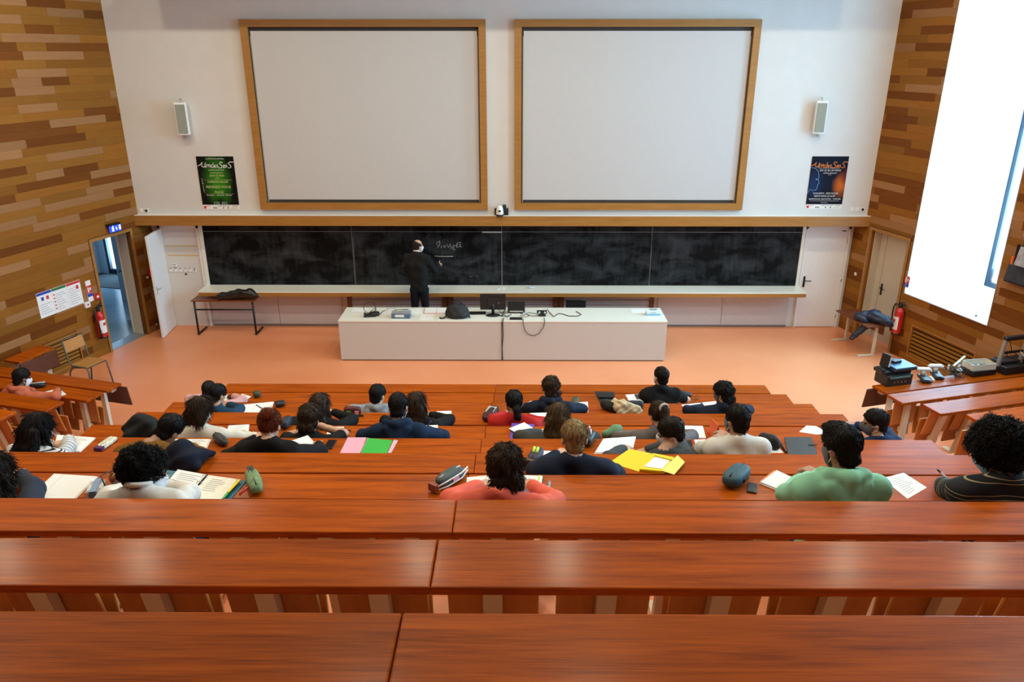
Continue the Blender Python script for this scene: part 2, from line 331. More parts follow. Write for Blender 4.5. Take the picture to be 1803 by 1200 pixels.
def side_wall(s, name, label, holes, grille):
    m = MB(); xr = (-17.4, .62) if s < 0 else (-.62, 17.4)
    for a, c, z0, z1 in rects_without(*xr, 0, CEIL, holes+[grille]): m.box(a, c, .022, .30, z0, z1)
    w = m.build(name, M_plank[1]); w.location = (s*6.9, 14.2, 0); w.rotation_euler = (0, 0, -s*TH); tag(w, label, kind='structure')
    unit = []
    for k in range(4):
        u = MB(); u.box(0, 1, 0, .022, 0, PH-.0012); unit.append(u.mesh('plank')); unit[-1].materials.append(M_plank[k])
    rs = np.random.RandomState(5 if s < 0 else 9); lo, hi = (-4.4, .40) if s < 0 else (-.40, 4.4); allh = holes+[grille]; far = MB()
    for r in range(int(CEIL/PH)+1):
        z0, z1 = r*PH, min((r+1)*PH, CEIL); zc = (z0+z1)/2; x = lo - rs.rand()*1.0; last = -1
        while x < hi:
            ln = rs.choice([.55, .75, .95, 1.2, 1.5, 1.9], p=[.12, .2, .24, .22, .14, .08]); k = rs.choice(4, p=[.27, .3, .21, .22])
            if k == last: k = (k+1) % 4
            last = k; segs = [(max(x, lo), min(x+ln, hi))]
            for h in allh:
                if h[2] < zc < h[3]:
                    ns = []
                    for a, c in segs:
                        if c <= h[0] or a >= h[1]: ns.append((a, c)); continue
                        if a < h[0]: ns.append((a, h[0]))
                        if c > h[1]: ns.append((h[1], c))
                    segs = ns
            for a, c in segs:
                if c-a > .02 and z0 < 6.4: link('plank', unit[k], None, w, (a, -.001*rs.rand(), z0), None, (c-a-.0015, 1, (z1-z0)/PH))
            x += ln
    # the boards of the wall beyond the picture, joined
    for k in range(4):
        far = MB(); rs = np.random.RandomState(20+k+s)
        for r in range(int(CEIL/PH)+1):
            z0, z1 = r*PH, min((r+1)*PH, CEIL); zc = (z0+z1)/2
            for a, c in (((-17.4, -4.4) if s < 0 else (4.4, 17.4)),):
                x = a
                while x < c:
                    ln = .8 + ((r*7+int(x*3)) % 5)*.25; kk = (r*5+int(x*2.3)*3) % 4
                    if kk == k and not any(h[2] < zc < h[3] and x < h[1] and x+ln > h[0] for h in allh): far.box(x, min(x+ln, c)-.0015, 0, .022, z0, z1-.001)
                    x += ln
            if z0 >= 6.4:
                a, c = (-4.4, .4) if s < 0 else (-.4, 4.4)
                x = a
                while x < c:
                    if (r+int(x*2)) % 4 == k and not any(h[2] < zc < h[3] and x < h[1] and min(x+1.1, c) > h[0] for h in allh): far.box(x, min(x+1.1, c), 0, .022, z0, z1-.001)
                    x += 1.1
        f = far.build('plank_field', M_plank[k], w); f['kind'] = 'stuff'
    # louvred grille let into the wall
    g0, g1, z0, z1 = grille
    part('grille_recess', mat('dark_void', (.03, .015, .006), .9), w, (g0, g1, .15, .2, z0, z1))
    part('grille_edge', M_oak, w, (g0-.02, g0, -.006, .15, z0, z1)); part('grille_edge', M_oak, w, (g1, g1+.02, -.006, .15, z0, z1)); part('grille_edge', M_oak, w, (g0-.02, g1+.02, -.006, .15, z1, z1+.02)); part('grille_edge', M_oak, w, (g0-.02, g1+.02, -.006, .15, z0-.02, z0))
    me = MB(); me.cbox((0, 0, 0), (g1-g0, .014, .044), Matrix.Rotation(math.radians(-22), 3, 'X')); me = me.mesh('grille_slat'); me.materials.append(M_plank[2])
    n = 8
    for j in range(n): link('grille_slat', me, None, w, ((g0+g1)/2, .035, z0+.035+(z1-z0-.06)*j/(n-1)))
    return w
WL = side_wall(-1, 'wall_left', 'left wall clad in multi-toned wooden planks', [LDOOR], LGR)
WR = side_wall(1, 'wall_right', 'right wall clad in multi-toned wooden planks with a deep window bay', [RDOOR, NICHE, W2, W3], RGR)
LROT = TH; RROT = -TH
def on_wall(s, name, label, cat, x, z, d=0.0, group=None):
    d = max(d, .0025)     # thing hung on a side wall, local -y faces the room
    p = Vector((s*6.9, 14.2, 0)) + Matrix.Rotation(-s*TH, 3, 'Z') @ Vector((x, -d, 0)); p.z = z
    return thing(name, label, cat, p, -s*TH, group)
def struct_at(s, name, label):
    o = bpy.data.objects.new(name, None); COL.objects.link(o); o.location = (s*6.9, 14.2, 0); o.rotation_euler = (0, 0, -s*TH); return tag(o, label, kind='structure')
# door 1: open doorway in the left wall, with a leaf folded back into the corridor
def handle(parent, x, y, z, sx=1, m=M_steel):
    h = MB(); h.box(x-.02, x+.02, y-.012, y, z-.11, z+.11, bev=.004); h.tube([(x, y-.01, z+.03), (x, y-.05, z+.03), (x+sx*.03, y-.056, z+.03), (x+sx*.12, y-.056, z+.028)], .009, 8); h.lathe([(.008, -.004), (.008, .004)], (x, y-.012, z-.05), Matrix.Rotation(math.pi/2, 3, 'X'), 10)
    return h.build('door_handle', m, parent)
def jambs(t, o, depth):
    x0, x1, z0, z1 = o
    for nm, q in (('frame_side', (x0-.055, x0, -.012, depth, 0, z1+.055)), ('frame_side', (x1, x1+.055, -.012, depth, 0, z1+.055)), ('frame_head', (x0, x1, -.012, depth, z1, z1+.055))): part(nm, M_oak, t, q)
    dk = mat('shadow_gap', (.04, .015, .006), .8)
    for q in ((x0-.066, x0-.055, -.004, .02, 0, z1+.066), (x1+.055, x1+.066, -.004, .02, 0, z1+.066), (x0-.055, x1+.055, -.004, .02, z1+.055, z1+.066)): part('frame_gap', dk, t, q)
d1 = struct_at(-1, 'door_1', 'open doorway with oak frame leading to a blue-lit corridor'); jambs(d1, LDOOR, .10)
m = MB(); m.box(0, .90, 0, .042, .008, 2.04, bev=.003); lf = m.build('door_leaf', M_beige, d1, loc=(LDOOR[1]+.01, .30, 0), rot=(0, 0, math.radians(43)))
h = MB(); h.box(.80, .84, .042, .052, .95, 1.17, bev=.003); h.tube([(.82, .045, 1.07), (.82, .10, 1.07), (.72, .105, 1.07)], .009); h.build('door_handle', M_blackm, lf)
part('reveal', M_beige, d1, (LDOOR[1]-.004, LDOOR[1]+.002, .1, .30, 0, 2.055))
part('threshold', mat('threshold_metal', (.45, .45, .46), .35, 0.8), d1, (LDOOR[0], LDOOR[1], .02, .30, .0, .006))
# corridor beyond door 1
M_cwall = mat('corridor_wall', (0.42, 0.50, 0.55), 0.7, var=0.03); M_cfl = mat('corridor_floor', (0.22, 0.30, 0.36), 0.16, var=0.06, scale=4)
co = struct_at(-1, 'floor_corridor', 'grey-blue corridor floor beyond the doorway'); c = part('floor_slab', M_cfl, co, (-2.4, 3.25, .30, 4.3, -.08, .0)); part('floor_mat', mat('dark_mat', (.02, .02, .022), .9, bump=.3), co, (2.2, 3.2, 2.5, 4.25, .0, .012))
cw = struct_at(-1, 'wall_corridor', 'pale corridor walls beyond the doorway')
for q in ((-2.4, 3.25, 4.3, 4.4, 0, 3), (-2.5, -2.4, .3, 4.3, 0, 3), (-2.5, 3.35, .3, 4.4, 2.9, 3.0), (1.5, 1.7, .3, 2.1, 0, 2.9), (3.25, 3.35, .3, 3.35, 0, 2.9), (3.25, 3.35, 4.05, 4.3, 0, 2.9), (3.25, 3.35, 3.35, 4.05, 2.4, 2.9)): part('wall_panel', M_cwall, cw, q)
M_glass = mat('window_glass', (0.9, 0.95, 1.0), 0.05, alpha=0.10)
w5 = struct_at(-1, 'window_4', 'glazed outer door at the end of the corridor')
M_dkframe = mat('dark_blue_frame', (0.004, 0.010, 0.026), 0.5)
for q in ((3.25, 3.33, 3.35, 3.45, 0, 2.4), (3.25, 3.33, 3.98, 4.05, 0, 2.4), (3.25, 3.33, 3.45, 3.98, 0, .12), (3.25, 3.33, 3.45, 3.98, 2.3, 2.4)): part('frame_bar', M_dkframe, w5, q)
part('pane', M_glass, w5, (3.28, 3.29, 3.45, 3.98, .12, 2.3))
# door 2: beige double door set back in the right wall
d2 = struct_at(1, 'door_2', 'closed beige door set back in an oak frame in the right wall'); jambs(d2, RDOOR, .08)
x0, x1 = RDOOR[:2]; part('reveal', M_beige, d2, (x0, x0+.02, .08, .28, 0, 2.085)); part('reveal', M_beige, d2, (x1-.02, x1, .08, .28, 0, 2.085)); part('reveal', M_beige, d2, (x0, x1, .08, .28, 2.06, 2.085))
part('door_leaf', M_beige, d2, (x0+.02, x0+.16, .235, .275, .008, 2.06)); lf = part('door_leaf', M_beige, d2, (x0+.172, x1-.02, .235, .275, .008, 2.06)); handle(lf, x0+.235, .235, .98, 1, M_blackm)
part('leaf_gap', mat('shadow_gap2', (.05, .04, .03), .9), d2, (x0+.16, x0+.172, .262, .28, .008, 2.06))
# window 1: deep bay
wn = struct_at(1, 'window_1', 'deep white window bay with dark blue frame at its outer end'); a, c, zs, zt = NICHE; OUT = 1.72
M_bay = mat('bay_paint', (0.74, 0.75, 0.75), 0.6, var=0.01)
part('reveal', M_bay, wn, (a-.12, a+.006, .0, OUT+.15, zs-.1, zt)); part('reveal', M_bay, wn, (c-.006, c+.12, .0, OUT+.15, zs-.1, zt)); part('sill', M_bay, wn, (a+.006, c-.006, .0, OUT+.15, zs-.1, zs+.006)); part('reveal', M_bay, wn, (a-.12, c+.12, .30, OUT+.15, zt, zt+.1))
M_edge = mat('metal_edge', (.62, .6, .58), .35, metal=.5)
for q in ((a-.012, a, -.012, .03, zs-.012, zt), (c, c+.012, -.012, .03, zs-.012, zt), (a, c, -.012, .03, zs-.012, zs+.001)): part('edge_trim', M_edge, wn, q)
def window_frame(t, a, c, zs, zt, y, th=.09):
    for q in ((a, a+th, y, y+.07, zs, zt), (c-th, c, y, y+.07, zs, zt), (a+th, c-th, y, y+.07, zs, zs+th), (a+th, c-th, y, y+.07, zt-th, zt), (a+th, c-th, y+.01, y+.06, (zs+zt)/2-.04, (zs+zt)/2+.04)): part('frame_bar', M_dkframe, t, q)
    part('pane', M_glass, t, (a+th, c-th, y+.03, y+.036, zs+th, zt-th))
window_frame(wn, a, c, zs, zt, OUT)
for nm, o in (('added_window_2', W2), ('added_window_3', W3)):
    t = struct_at(1, nm, 'added unseen tall window further back in the right wall'); window_frame(t, o[0], o[1], o[2], o[3], .06)  # unseen windows assumed here, added for more cool daylight from the right
# door 3: open white leaf beside the switch panel; door 4: closed white door, both in the recessed lower wall
d3 = bpy.data.objects.new('door_3', None); COL.objects.link(d3); d3.location = (-6.625, 14.57, 0); tag(d3, 'white door leaf standing open at the left end of the chalkboard', kind='structure')
m = MB(); m.box(0, .76, -.02, .02, .01, 2.0, bev=.003); lf = m.build('door_leaf', M_white, d3, rot=(0, 0, math.radians(-85)))
h = MB()
for sgn in (-1, 1): h.box(.685, .715, sgn*.021-.003, sgn*.021+.003, .86, 1.02, bev=.002); h.tube([(.7, sgn*.02, .97), (.7, sgn*.06, .97), (.69, sgn*.065, .97), (.59, sgn*.065, .965)], .008)
h.build('door_handle', M_steel, lf)
for q in ((-.05, .0, -.02, .04, 0, 2.06), (.70, .748, -.02, .04, 0, 2.06), (-.05, .748, -.02, .04, 2.0, 2.06)): part('frame_bar', M_white, d3, q)
part('inner_panel', mat('switch_panel_paint', (.66, .63, .59), .55, var=.02), d3, (.0, .70, .005, .03, .0, 2.0))
d4 = bpy.data.objects.new('door_4', None); COL.objects.link(d4); d4.location = (6.26, 14.57, 0); tag(d4, 'closed white door at the right end of the chalkboard', kind='structure')
lf = part('door_leaf', M_white, d4, (-.352, .42, -.012, .028, .01, 2.0)); handle(lf, -.30, -.012, .95, 1, M_blackm)
for q in ((-.392, -.355, -.025, .03, 0, 2.06), (.423, .47, -.025, .03, 0, 2.06), (-.392, .47, -.025, .03, 2.003, 2.06)): part('frame_bar', M_white, d4, q)
for z in (.25, 1.0, 1.78): m = MB(); m.tube([(.425, -.02, z-.05), (.425, -.02, z+.05)], .011); m.build('hinge', M_steel, d4)
part('door_sign', M_black, d4, (.30, .385, -.0135, -.012, 1.955, 1.975))
# ------------------------------------------------------------------ fixed benches with tip-up seats
SP = 0.4239
_post = {}
def seat_meshes():
    m = MB(); m.box(-.175, .175, -.011, .011, -.17, .17, bev=.010); m.v = [(x, y - .10*x*x*6*.2, z) for x, y, z in m.v]; bk = m.mesh('backrest'); bk.materials.append(M_ply)
    m = MB(); m.box(-.178, .178, -.009, .009, -.19, .19, bev=.008); m.v = [(x, y + .035*max(0, (z-.05)/.14)**2, z) for x, y, z in m.v]; st = m.mesh('seat'); st.materials.append(M_ply)
    m = MB(); m.box(-.03, .03, -.02, .02, -.02, .05); br = m.mesh('seat_bracket'); br.materials.append(M_beige)
    return bk, st, br
BK, ST, BRK = seat_meshes()
M_post = mat('post_enamel', (0.66, 0.59, 0.46), 0.42, var=0.02)
M_pan = wood('dark_panel', (0.055, 0.014, 0.006), (0.11, 0.03, 0.011), 0.4)
def bench(label, loc, rzz, L, n, x_first, incl, seats, modesty, group, ends=0):
    t = thing('lecture_bench', label, 'bench', loc, rzz, group)
    m = MB(); m.box(.0015, L-.0015, -.282, 0, DH-.034, DH, bev=.006); m.build('desktop', M_desk, t)
    key = round(incl, 3)
    if key not in _post:
        q = MB(); H = DH-.034; f = H*math.tan(incl)
        for (y0, y1) in ((-.025, .025),):
            vs = [Vector((sx*.036, yy + (f if z == 0 else 0), z)) for z in (0, H) for yy in (y0, y1) for sx in (-1, 1)]
            q.add(vs, [(0, 2, 3, 1), (4, 5, 7, 6), (0, 1, 5, 4), (2, 6, 7, 3), (0, 4, 6, 2), (1, 3, 7, 5)])
        q.box(-.036, .036, f-.05, f+.14, 0, .022, bev=.006); q.box(-.036, .036, -.04, .10, H-.018, H)
        _post[key] = q.mesh('post'); _post[key].materials.append(M_post)
    for i in range(n):
        x = x_first + i*SP; link('post', _post[key], None, t, (x, -.15, 0))
        if seats:
            dy = lambda z: (DH-.034-z)*math.tan(incl)
            link('backrest', BK, None, t, (x, -.15+.045+dy(.53), .53), (incl, 0, 0))
            s = link('seat', ST, None, t, (x, -.15+.095+dy(.37), .355), (incl-.06, 0, 0)); link('seat_bracket', BRK, None, t, (x, -.15+.04+dy(.30), .27), (incl, 0, 0))
    if modesty:
        q = MB(); q.cbox((L/2+ends*.04, .015, DH-.20), (L+abs(ends)*.08-.004, .02, .30), Matrix.Rotation(math.radians(8), 3, 'X'), bev=.004); q.build('modesty_panel', M_pan, t)
        q = MB(); q.box(.1, L-.1, -.10, .0, DH-.12, DH-.05); q.build('apron', M_post, t)
    return t
ORD = ['front', 'second', 'third', 'fourth', 'fifth', 'sixth', 'seventh', 'eighth', 'ninth', 'tenth', 'eleventh']
I13 = math.radians(13)
for k in range(11):
    inc = 0.0 if k < 2 else I13
    for s, sd in ((-1, 'left'), (1, 'right')):
        bench('long mahogany bench desk, %s half of the %s row from the lecturer, central block' % (sd, ORD[k]), (-3.815 if s < 0 else 0, YF[k], TR[k] if k else ZF[0]-DH), 0, 3.815, 9, SP/2, inc, k > 0, k == 0, 'central block benches')
for s, sd in ((-1, 'left'), (1, 'right')):
    for k in range(7):
        xi = 5.33 if k == 0 else 5.125; L = (wallX(YF[k])-xi)*CS - .10; n = int(L/SP); loc = (s*xi, YF[k], TR[k] if k else ZF[0]-DH)
        ang = s*math.radians(15.7)
        if s > 0: bench('angled mahogany bench desk along the right wall, %s row' % ORD[k], loc, ang, L, n, SP/2, 0 if k < 2 else I13, k > 0, k == 0, 'right side benches', -1)
        else:
            p = Vector(loc) + Vector((-L*CS, L*SN, 0)); bench('angled mahogany bench desk along the left wall, %s row' % ORD[k], p, ang, L, n, L-SP/2-(n-1)*SP, 0 if k < 2 else I13, k > 0, k == 0, 'left side benches', 1)
# ------------------------------------------------------------------ front wall: screens, speakers, posters, sockets, chalkboard
M_scr = mat('screen_white', (0.53, 0.525, 0.52), 0.7, var=0.01); M_bord = mat('screen_border', (0.035, 0.032, 0.03), 0.6)
for x0, x1, lb in ((-4.505, -.255, 'left'), (.247, 4.492, 'right')):
    z0, z1 = 2.43, 5.715; t = thing('projection_screen', 'large blank white screen in an oak frame, %s of the two above the chalkboard' % lb, 'screen', ((x0+x1)/2, 14.3, z0), group='framed screens'); w = (x1-x0)/2; H = z1-z0; fw = .122
    f = MB(); Rr = Matrix.Rotation(math.pi/2, 4, 'X')
    for nm, poly in (('frame_bar', [(-w, 0), (w, 0), (w-fw, fw), (-w+fw, fw)]), ('frame_bar', [(-w+fw, H-fw), (w-fw, H-fw), (w, H), (-w, H)]), ('frame_bar', [(-w, 0), (-w+fw, fw), (-w+fw, H-fw), (-w, H)]), ('frame_bar', [(w-fw, fw), (w, 0), (w, H), (w-fw, H-fw)])):
        q = MB(); q.prism(poly, 0.0, .085, Rr); q.build(nm, M_oak, t)
    part('border', M_bord, t, (-w+fw, w-fw, -.012, -.002, fw, H-fw)); part('screen_panel', M_scr, t, (-w+fw+.035, w-fw-.035, -.024, -.0125, fw+.055, H-fw-.065))
    part('edge_strip', mat('grey_strip', (.28, .26, .23), .5), t, (-w+fw+.018, -w+fw+.035, -.026, -.0125, fw+.01, H-fw-.15)); part('edge_strip', MATS['grey_strip'], t, (w-fw-.035, w-fw-.018, -.026, -.0125, fw+.01, H-fw-.15))
M_gril = mat('speaker_grille', (0.27, 0.29, 0.24), 0.6, var=0.25, scale=160)
for xc, zc, r, lb in ((-5.71, 4.07, .18, 'left'), (5.69, 4.10, -.18, 'right')):
    t = thing('wall_speaker', 'slim white column loudspeaker with grey grille, %s of the screens' % lb, 'speaker', (xc, 14.17, zc), r, 'column loudspeakers')
    q = MB(); q.box(-.10, .10, -.055, .06, -.28, .28, bev=.01); q.build('cabinet', M_white, t); part('grille', M_gril, t, (-.082, .082, -.061, -.056, -.255, .245))
    q = MB(); q.tube([(0, 0, .275), (0, 0, .33), (0, .12, .33)], .008); q.build('bracket', M_steel, t); q = MB(); q.tube([(0, 0, -.275), (0, 0, -.325), (0, .12, -.325)], .008); q.build('bracket', M_steel, t)
def glow_print(name, base, glow, cx, cz, rx, rzz, extra=None):
    m, tr, b = nt(name); L = tr.links; co = N(tr, 'ShaderNodeTexCoord'); last = None
    def blob(c, r, col, prev):
        mp = N(tr, 'ShaderNodeMapping'); mp.inputs['Location'].default_value = (-c[0]/r[0], 0, -c[1]/r[1]); mp.inputs['Scale'].default_value = (1/r[0], 0, 1/r[1])
        L.new(co.outputs['Object'], mp.inputs['Vector']); nz = N(tr, 'ShaderNodeTexNoise', i_Scale=9.0, i_Detail=3.0); L.new(co.outputs['Object'], nz.inputs['Vector'])
        ln = N(tr, 'ShaderNodeVectorMath', operation='LENGTH'); L.new(mp.outputs[0], ln.inputs[0]); ad = N(tr, 'ShaderNodeMath', operation='MULTIPLY_ADD'); ad.inputs[1].default_value = .5; L.new(nz.outputs['Fac'], ad.inputs[0]); L.new(ln.outputs['Value'], ad.inputs[2])
        mr = N(tr, 'ShaderNodeMapRange'); mr.inputs[1].default_value = .45; mr.inputs[2].default_value = 1.3; mr.inputs[3].default_value = 1; mr.inputs[4].default_value = 0; L.new(ad.outputs[0], mr.inputs[0])
        mx = N(tr, 'ShaderNodeMix', data_type='RGBA'); L.new(mr.outputs[0], mx.inputs[0]); mx.inputs[7].default_value = (*col, 1)
        if prev is None: mx.inputs[6].default_value = (*base, 1)
        else: L.new(prev, mx.inputs[6])
        return mx.outputs[2]
    last = blob((cx, cz), (rx, rzz), glow, None)
    for c, r, col in (extra or []): last = blob(c, r, col, last)
    L.new(last, b.inputs['Base Color']); b.inputs['Roughness'].default_value = 0.6; b.inputs['Specular IOR Level'].default_value = .15; return m
M_ink = mat('print_white', (.78, .78, .72), .5); M_inky = mat('print_yellow', (.62, .62, .25), .5); M_inko = mat('print_orange', (.70, .22, .06), .5); M_inkb = mat('print_blue', (.25, .5, .8), .5); M_inkr = mat('print_red', (.6, .03, .03), .5)
def strokes(parent, m, pls, r, y=-.003, name='line_art'):
    q = MB()
    for pl in pls: q.tube([(x, y, z) for x, z in pl], r, 5)
    return q.build(name, m, parent)
def arc(cx, cz, rx, rzz, a0, a1, n=12): return [(cx+rx*math.cos(math.radians(a0+(a1-a0)*i/n)), cz+rzz*math.sin(math.radians(a0+(a1-a0)*i/n))) for i in range(n+1)]
def poster(name, label, x0, x1, z0, z1, pm):
    t = thing(name, label, 'poster', ((x0+x1)/2, 14.294, z0)); w = (x1-x0)/2; H = z1-z0
    part('sheet', M_paper, t, (-w, w, -.0012, .002, 0, H)); part('print', pm, t, (-w, w, -.0018, -.0012, H*.085, H)); return t, w, H
TITLE = [[(-.33, .80), (-.28, .825), (-.245, .87), (-.26, .80), (-.235, .775), (-.20, .80), (-.185, .86), (-.20, .78), (-.18, .77)], [(-.18, .77), (-.165, .82), (-.14, .83), (-.14, .77)],
         [(-.14, .77), (-.13, .82), (-.11, .83), (-.105, .77)], [(-.045, .82), (-.08, .82), (-.085, .78), (-.06, .77), (-.045, .80), (-.04, .87), (-.045, .77)], [(-.03, .795), (.0, .80), (-.01, .82), (-.03, .80), (-.025, .775), (.0, .775)],
         [(.04, .82), (.015, .81), (.035, .79), (.015, .775)], [(.135, .86), (.09, .875), (.075, .84), (.115, .81), (.11, .765), (.06, .765), (.035, .775)], [(.135, .79), (.165, .80), (.155, .82), (.135, .80), (.14, .77), (.165, .77)],
         [(.175, .77), (.18, .82)], [(.18, .80), (.20, .82), (.205, .77)], [(.335, .87), (.27, .875), (.235, .85), (.265, .82), (.285, .79), (.26, .765), (.225, .77)]]
TS = lambda H: [[(x, z*H/.975+.0*H) for x, z in pl] for pl in TITLE]
pm = glow_print('poster_green_print', (.004, .006, .004), (.035, .22, .01), 0, .52, .27, .55, [((0, .12), (.12, .13), (.004, .008, .003))])
t, w, H = poster('concert_poster', 'green and black concert poster on the white wall left of the screens', -5.615, -4.925, 2.42, 3.395, pm)
strokes(t, M_ink, TS(H), .008, name='title_lettering')
lettering(t, M_ink, [('5e EDITION DU FESTIVAL', 0, .93, .03), ('LE FESTIVAL QUI REND SENSÉ', 0, .725, .022), ('C', -.29, .56, .035), ('O', -.288, .52, .035), ('N', -.286, .48, .035), ('C', -.284, .44, .035), ('E', -.282, .40, .035), ('R', -.28, .36, .035), ('T', -.278, .32, .035), ('5€ étudiant', -.17, .262, .03), ('8€ normal', .02, .262, .03), ('10€ place', .17, .262, .03)])
lettering(t, M_inky, [('CAMPUS BEAULIEU', 0, .672, .03), ('JEUDI 25 MARS', 0, .622, .042), ('20H30', 0, .578, .028), ('CARBON KILLER', 0, .51, .052), ('RENDEZ-VOUS', 0, .415, .066, {'sx': 1.05}), ('PHAZE', 0, .318, .055)], 'gold_lettering')['kind'] = 'stuff'
strokes(t, M_inky, [[(-.27, .548), (.27, .548)], [(-.27, .288), (.27, .288)]], .0018, name='rule'); strokes(t, M_ink, [arc(-.055, .115, .04, .02, 20, 160), arc(.055, .115, .04, .02, 20, 160), arc(-.05, .095, .03, .014, 0, 360), arc(.05, .095, .03, .014, 0, 360), [(-.11, .085), (-.115, .14)], [(.11, .085), (.115, .14)]], .003)
def logos(t, w): part('logo_block', M_inkr, t, (-w+.02, -w+.065, -.003, -.001, .012, .06)); lettering(t, M_inkr, [('UBOA', -w+.11, .058, .028)], 'logo'); lettering(t, M_black, [('MAIRIE  CROUS  FSDIE', .06, .06, .022), ('TRAVERSES', w-.08, .06, .022), ('partenaires', -.1, .025, .016), ('campus culture', w-.1, .025, .018)], 'logo'); q = MB(); [q.lathe([(.013, -.003), (.013, 0)], (x, -.0015, .026), Matrix.Rotation(math.pi/2, 3, 'X'), 10) for x in (-.14, -.10, .04, .13)]; q.build('logo_dots', M_black, t)
logos(t, w)
pm = glow_print('poster_dark_print', (.004, .006, .018), (.008, .028, .09), -.24, .45, .18, .3, [((.26, .44), (.16, .24), (.55, .12, .01)), ((.36, .6), (.14, .2), (.12, .015, .005))])
t, w, H = poster('festival_poster', 'dark blue festival poster with two facing profiles right of the screens', 5.69, 6.365, 2.445, 3.405, pm)
strokes(t, M_inko, TS(H), .008, name='title_lettering')
lettering(t, M_ink, [('DU 25 AU 29 MARS', .03, .705, .046, {'shear': .1}), ('CAMPUS BEAULIEU', .03, .655, .03, {'shear': .1}), ('* * *', .03, .62, .03), ('CONCERTS - SPECTACLES', 0, .285, .04), ('REPAS DANS LE NOIR', -.01, .235, .04), ('ANIMATIONS GRATUITES - THÉATRE', 0, .18, .036), ('Université Beaulieu', 0, .115, .016)])
strokes(t, M_ink, [[(-.2, .745), (.2, .745)], [(-.27, .145), (.27, .145)]], .002, name='rule')
strokes(t, M_inkb, [[(-.33, .76), (-.25, .745), (-.19, .69), (-.165, .60), (-.17, .55), (-.145, .47), (-.17, .45), (-.165, .425), (-.175, .41), (-.17, .385), (-.19, .35), (-.25, .335), (-.30, .36), (-.335, .28)], arc(-.20, .545, .012, .01, 0, 360)], .0035, name='profile_line')
logos(t, w)
def socket(px, py, lb, hole=True):
    p = atY(px, py, 14.3); t = thing('wall_socket', lb, 'socket', p, group='white wall sockets'); q = MB(); q.box(-.042, .042, -.014, -.0005, -.042, .042, bev=.006); q.build('plate', M_white, t)
    q = MB(); q.lathe([(.024, 0), (.026, .003), (.02, .004)], (0, -.0135, 0), Matrix.Rotation(math.pi/2, 3, 'X'), 14); q.build('insert', M_black if hole else M_white, t)
socket(248.5, 370.5, 'blank white wall plate, outer of the pair above the left end of the beam', False); socket(258, 370.5, 'white wall socket with dark insert above the left end of the beam')
socket(1500, 368.5, 'leftmost of three white wall sockets below the dark blue poster', False); socket(1509, 368.5, 'middle of three white wall sockets below the dark blue poster', False); socket(1518.5, 368.5, 'rightmost of three white wall sockets below the dark blue poster')
p = atY(882, 381, 14.24); t = thing('dome_camera', 'white dome camera on a black bracket standing on the oak beam', 'camera', (p.x, 14.25, 2.324))
q = MB(); q.box(-.12, .14, -.02, .045, 0, .13, bev=.01); q.box(.03, .1, -.04, .03, .05, .2, bev=.02); q.build('bracket', M_black, t)
q = MB(); q.lathe([(.058, .02), (.07, .035), (.07, .06), (.063, .12), (.055, .16), (.035, .19), (.0, .197)], (-.02, -.07, 0), None, 20); q.build('dome', M_white, t); q = MB(); q.lathe([(.066, .0), (.068, .02), (.068, .034)], (-.02, -.07, 0), None, 20); q.build('base_ring', M_black, t); part('lens', M_black, t, (-.045, .0, -.142, -.128, .085, .115))
# chalkboard
def slate():
    m, tr, b = nt('slate'); L = tr.links; co = N(tr, 'ShaderNodeTexCoord'); oi = N(tr, 'ShaderNodeObjectInfo'); ad = N(tr, 'ShaderNodeVectorMath', operation='ADD'); L.new(co.outputs['Object'], ad.inputs[0]); L.new(oi.outputs['Location'], ad.inputs[1])
    mp = N(tr, 'ShaderNodeMapping'); mp.inputs['Scale'].default_value = (1.3, 1, 2.4); mp.inputs['Rotation'].default_value = (0, .5, 0); L.new(ad.outputs[0], mp.inputs['Vector'])
    a = N(tr, 'ShaderNodeTexNoise', i_Scale=1.3, i_Detail=7.0, i_Roughness=0.58, i_Distortion=0.45); L.new(mp.outputs[0], a.inputs['Vector'])
    mp2 = N(tr, 'ShaderNodeMapping'); mp2.inputs['Scale'].default_value = (7, 1, 1.2); L.new(ad.outputs[0], mp2.inputs['Vector']); c = N(tr, 'ShaderNodeTexNoise', i_Scale=2.0, i_Detail=5.0, i_Distortion=.8); L.new(mp2.outputs[0], c.inputs['Vector'])
    mu = N(tr, 'ShaderNodeMath', operation='MULTIPLY_ADD'); mu.inputs[1].default_value = .28; L.new(c.outputs['Fac'], mu.inputs[0]); L.new(a.outputs['Fac'], mu.inputs[2])
    rp = N(tr, 'ShaderNodeValToRGB'); e = rp.color_ramp.elements; e[0].position = .55; e[0].color = (.0026, .0031, .0035, 1); e[1].position = .92; e[1].color = (.050, .055, .062, 1); L.new(mu.outputs[0], rp.inputs['Fac']); L.new(rp.outputs[0], b.inputs['Base Color']); b.inputs['Roughness'].default_value = .6; b.inputs['Specular IOR Level'].default_value = .12; return m
M_slate = slate(); M_chalk = mat('chalk', (.62, .62, .6), .9); M_chalkf = mat('chalk_faint', (.10, .105, .105), .9)
t = thing('chalkboard', 'long black four-panel chalkboard under the oak beam', 'chalkboard', (0, 14.57, .862))
for x0, x1 in ((-5.80, -2.909), (-2.905, -.002), (.002, 2.905), (2.909, 5.80)): b_ = MB(); b_.box(x0-(x0+x1)/2, x1-(x0+x1)/2, -.012, .028, 0, 1.262); o = b_.build('board_panel', M_slate, t); o.location = ((x0+x1)/2, 0, 0)
part('edge_post', M_cream, t, (-5.87, -5.80, -.03, .028, .001, 1.262)); part('edge_post', M_cream, t, (5.80, 5.86, -.03, .028, .001, 1.262))
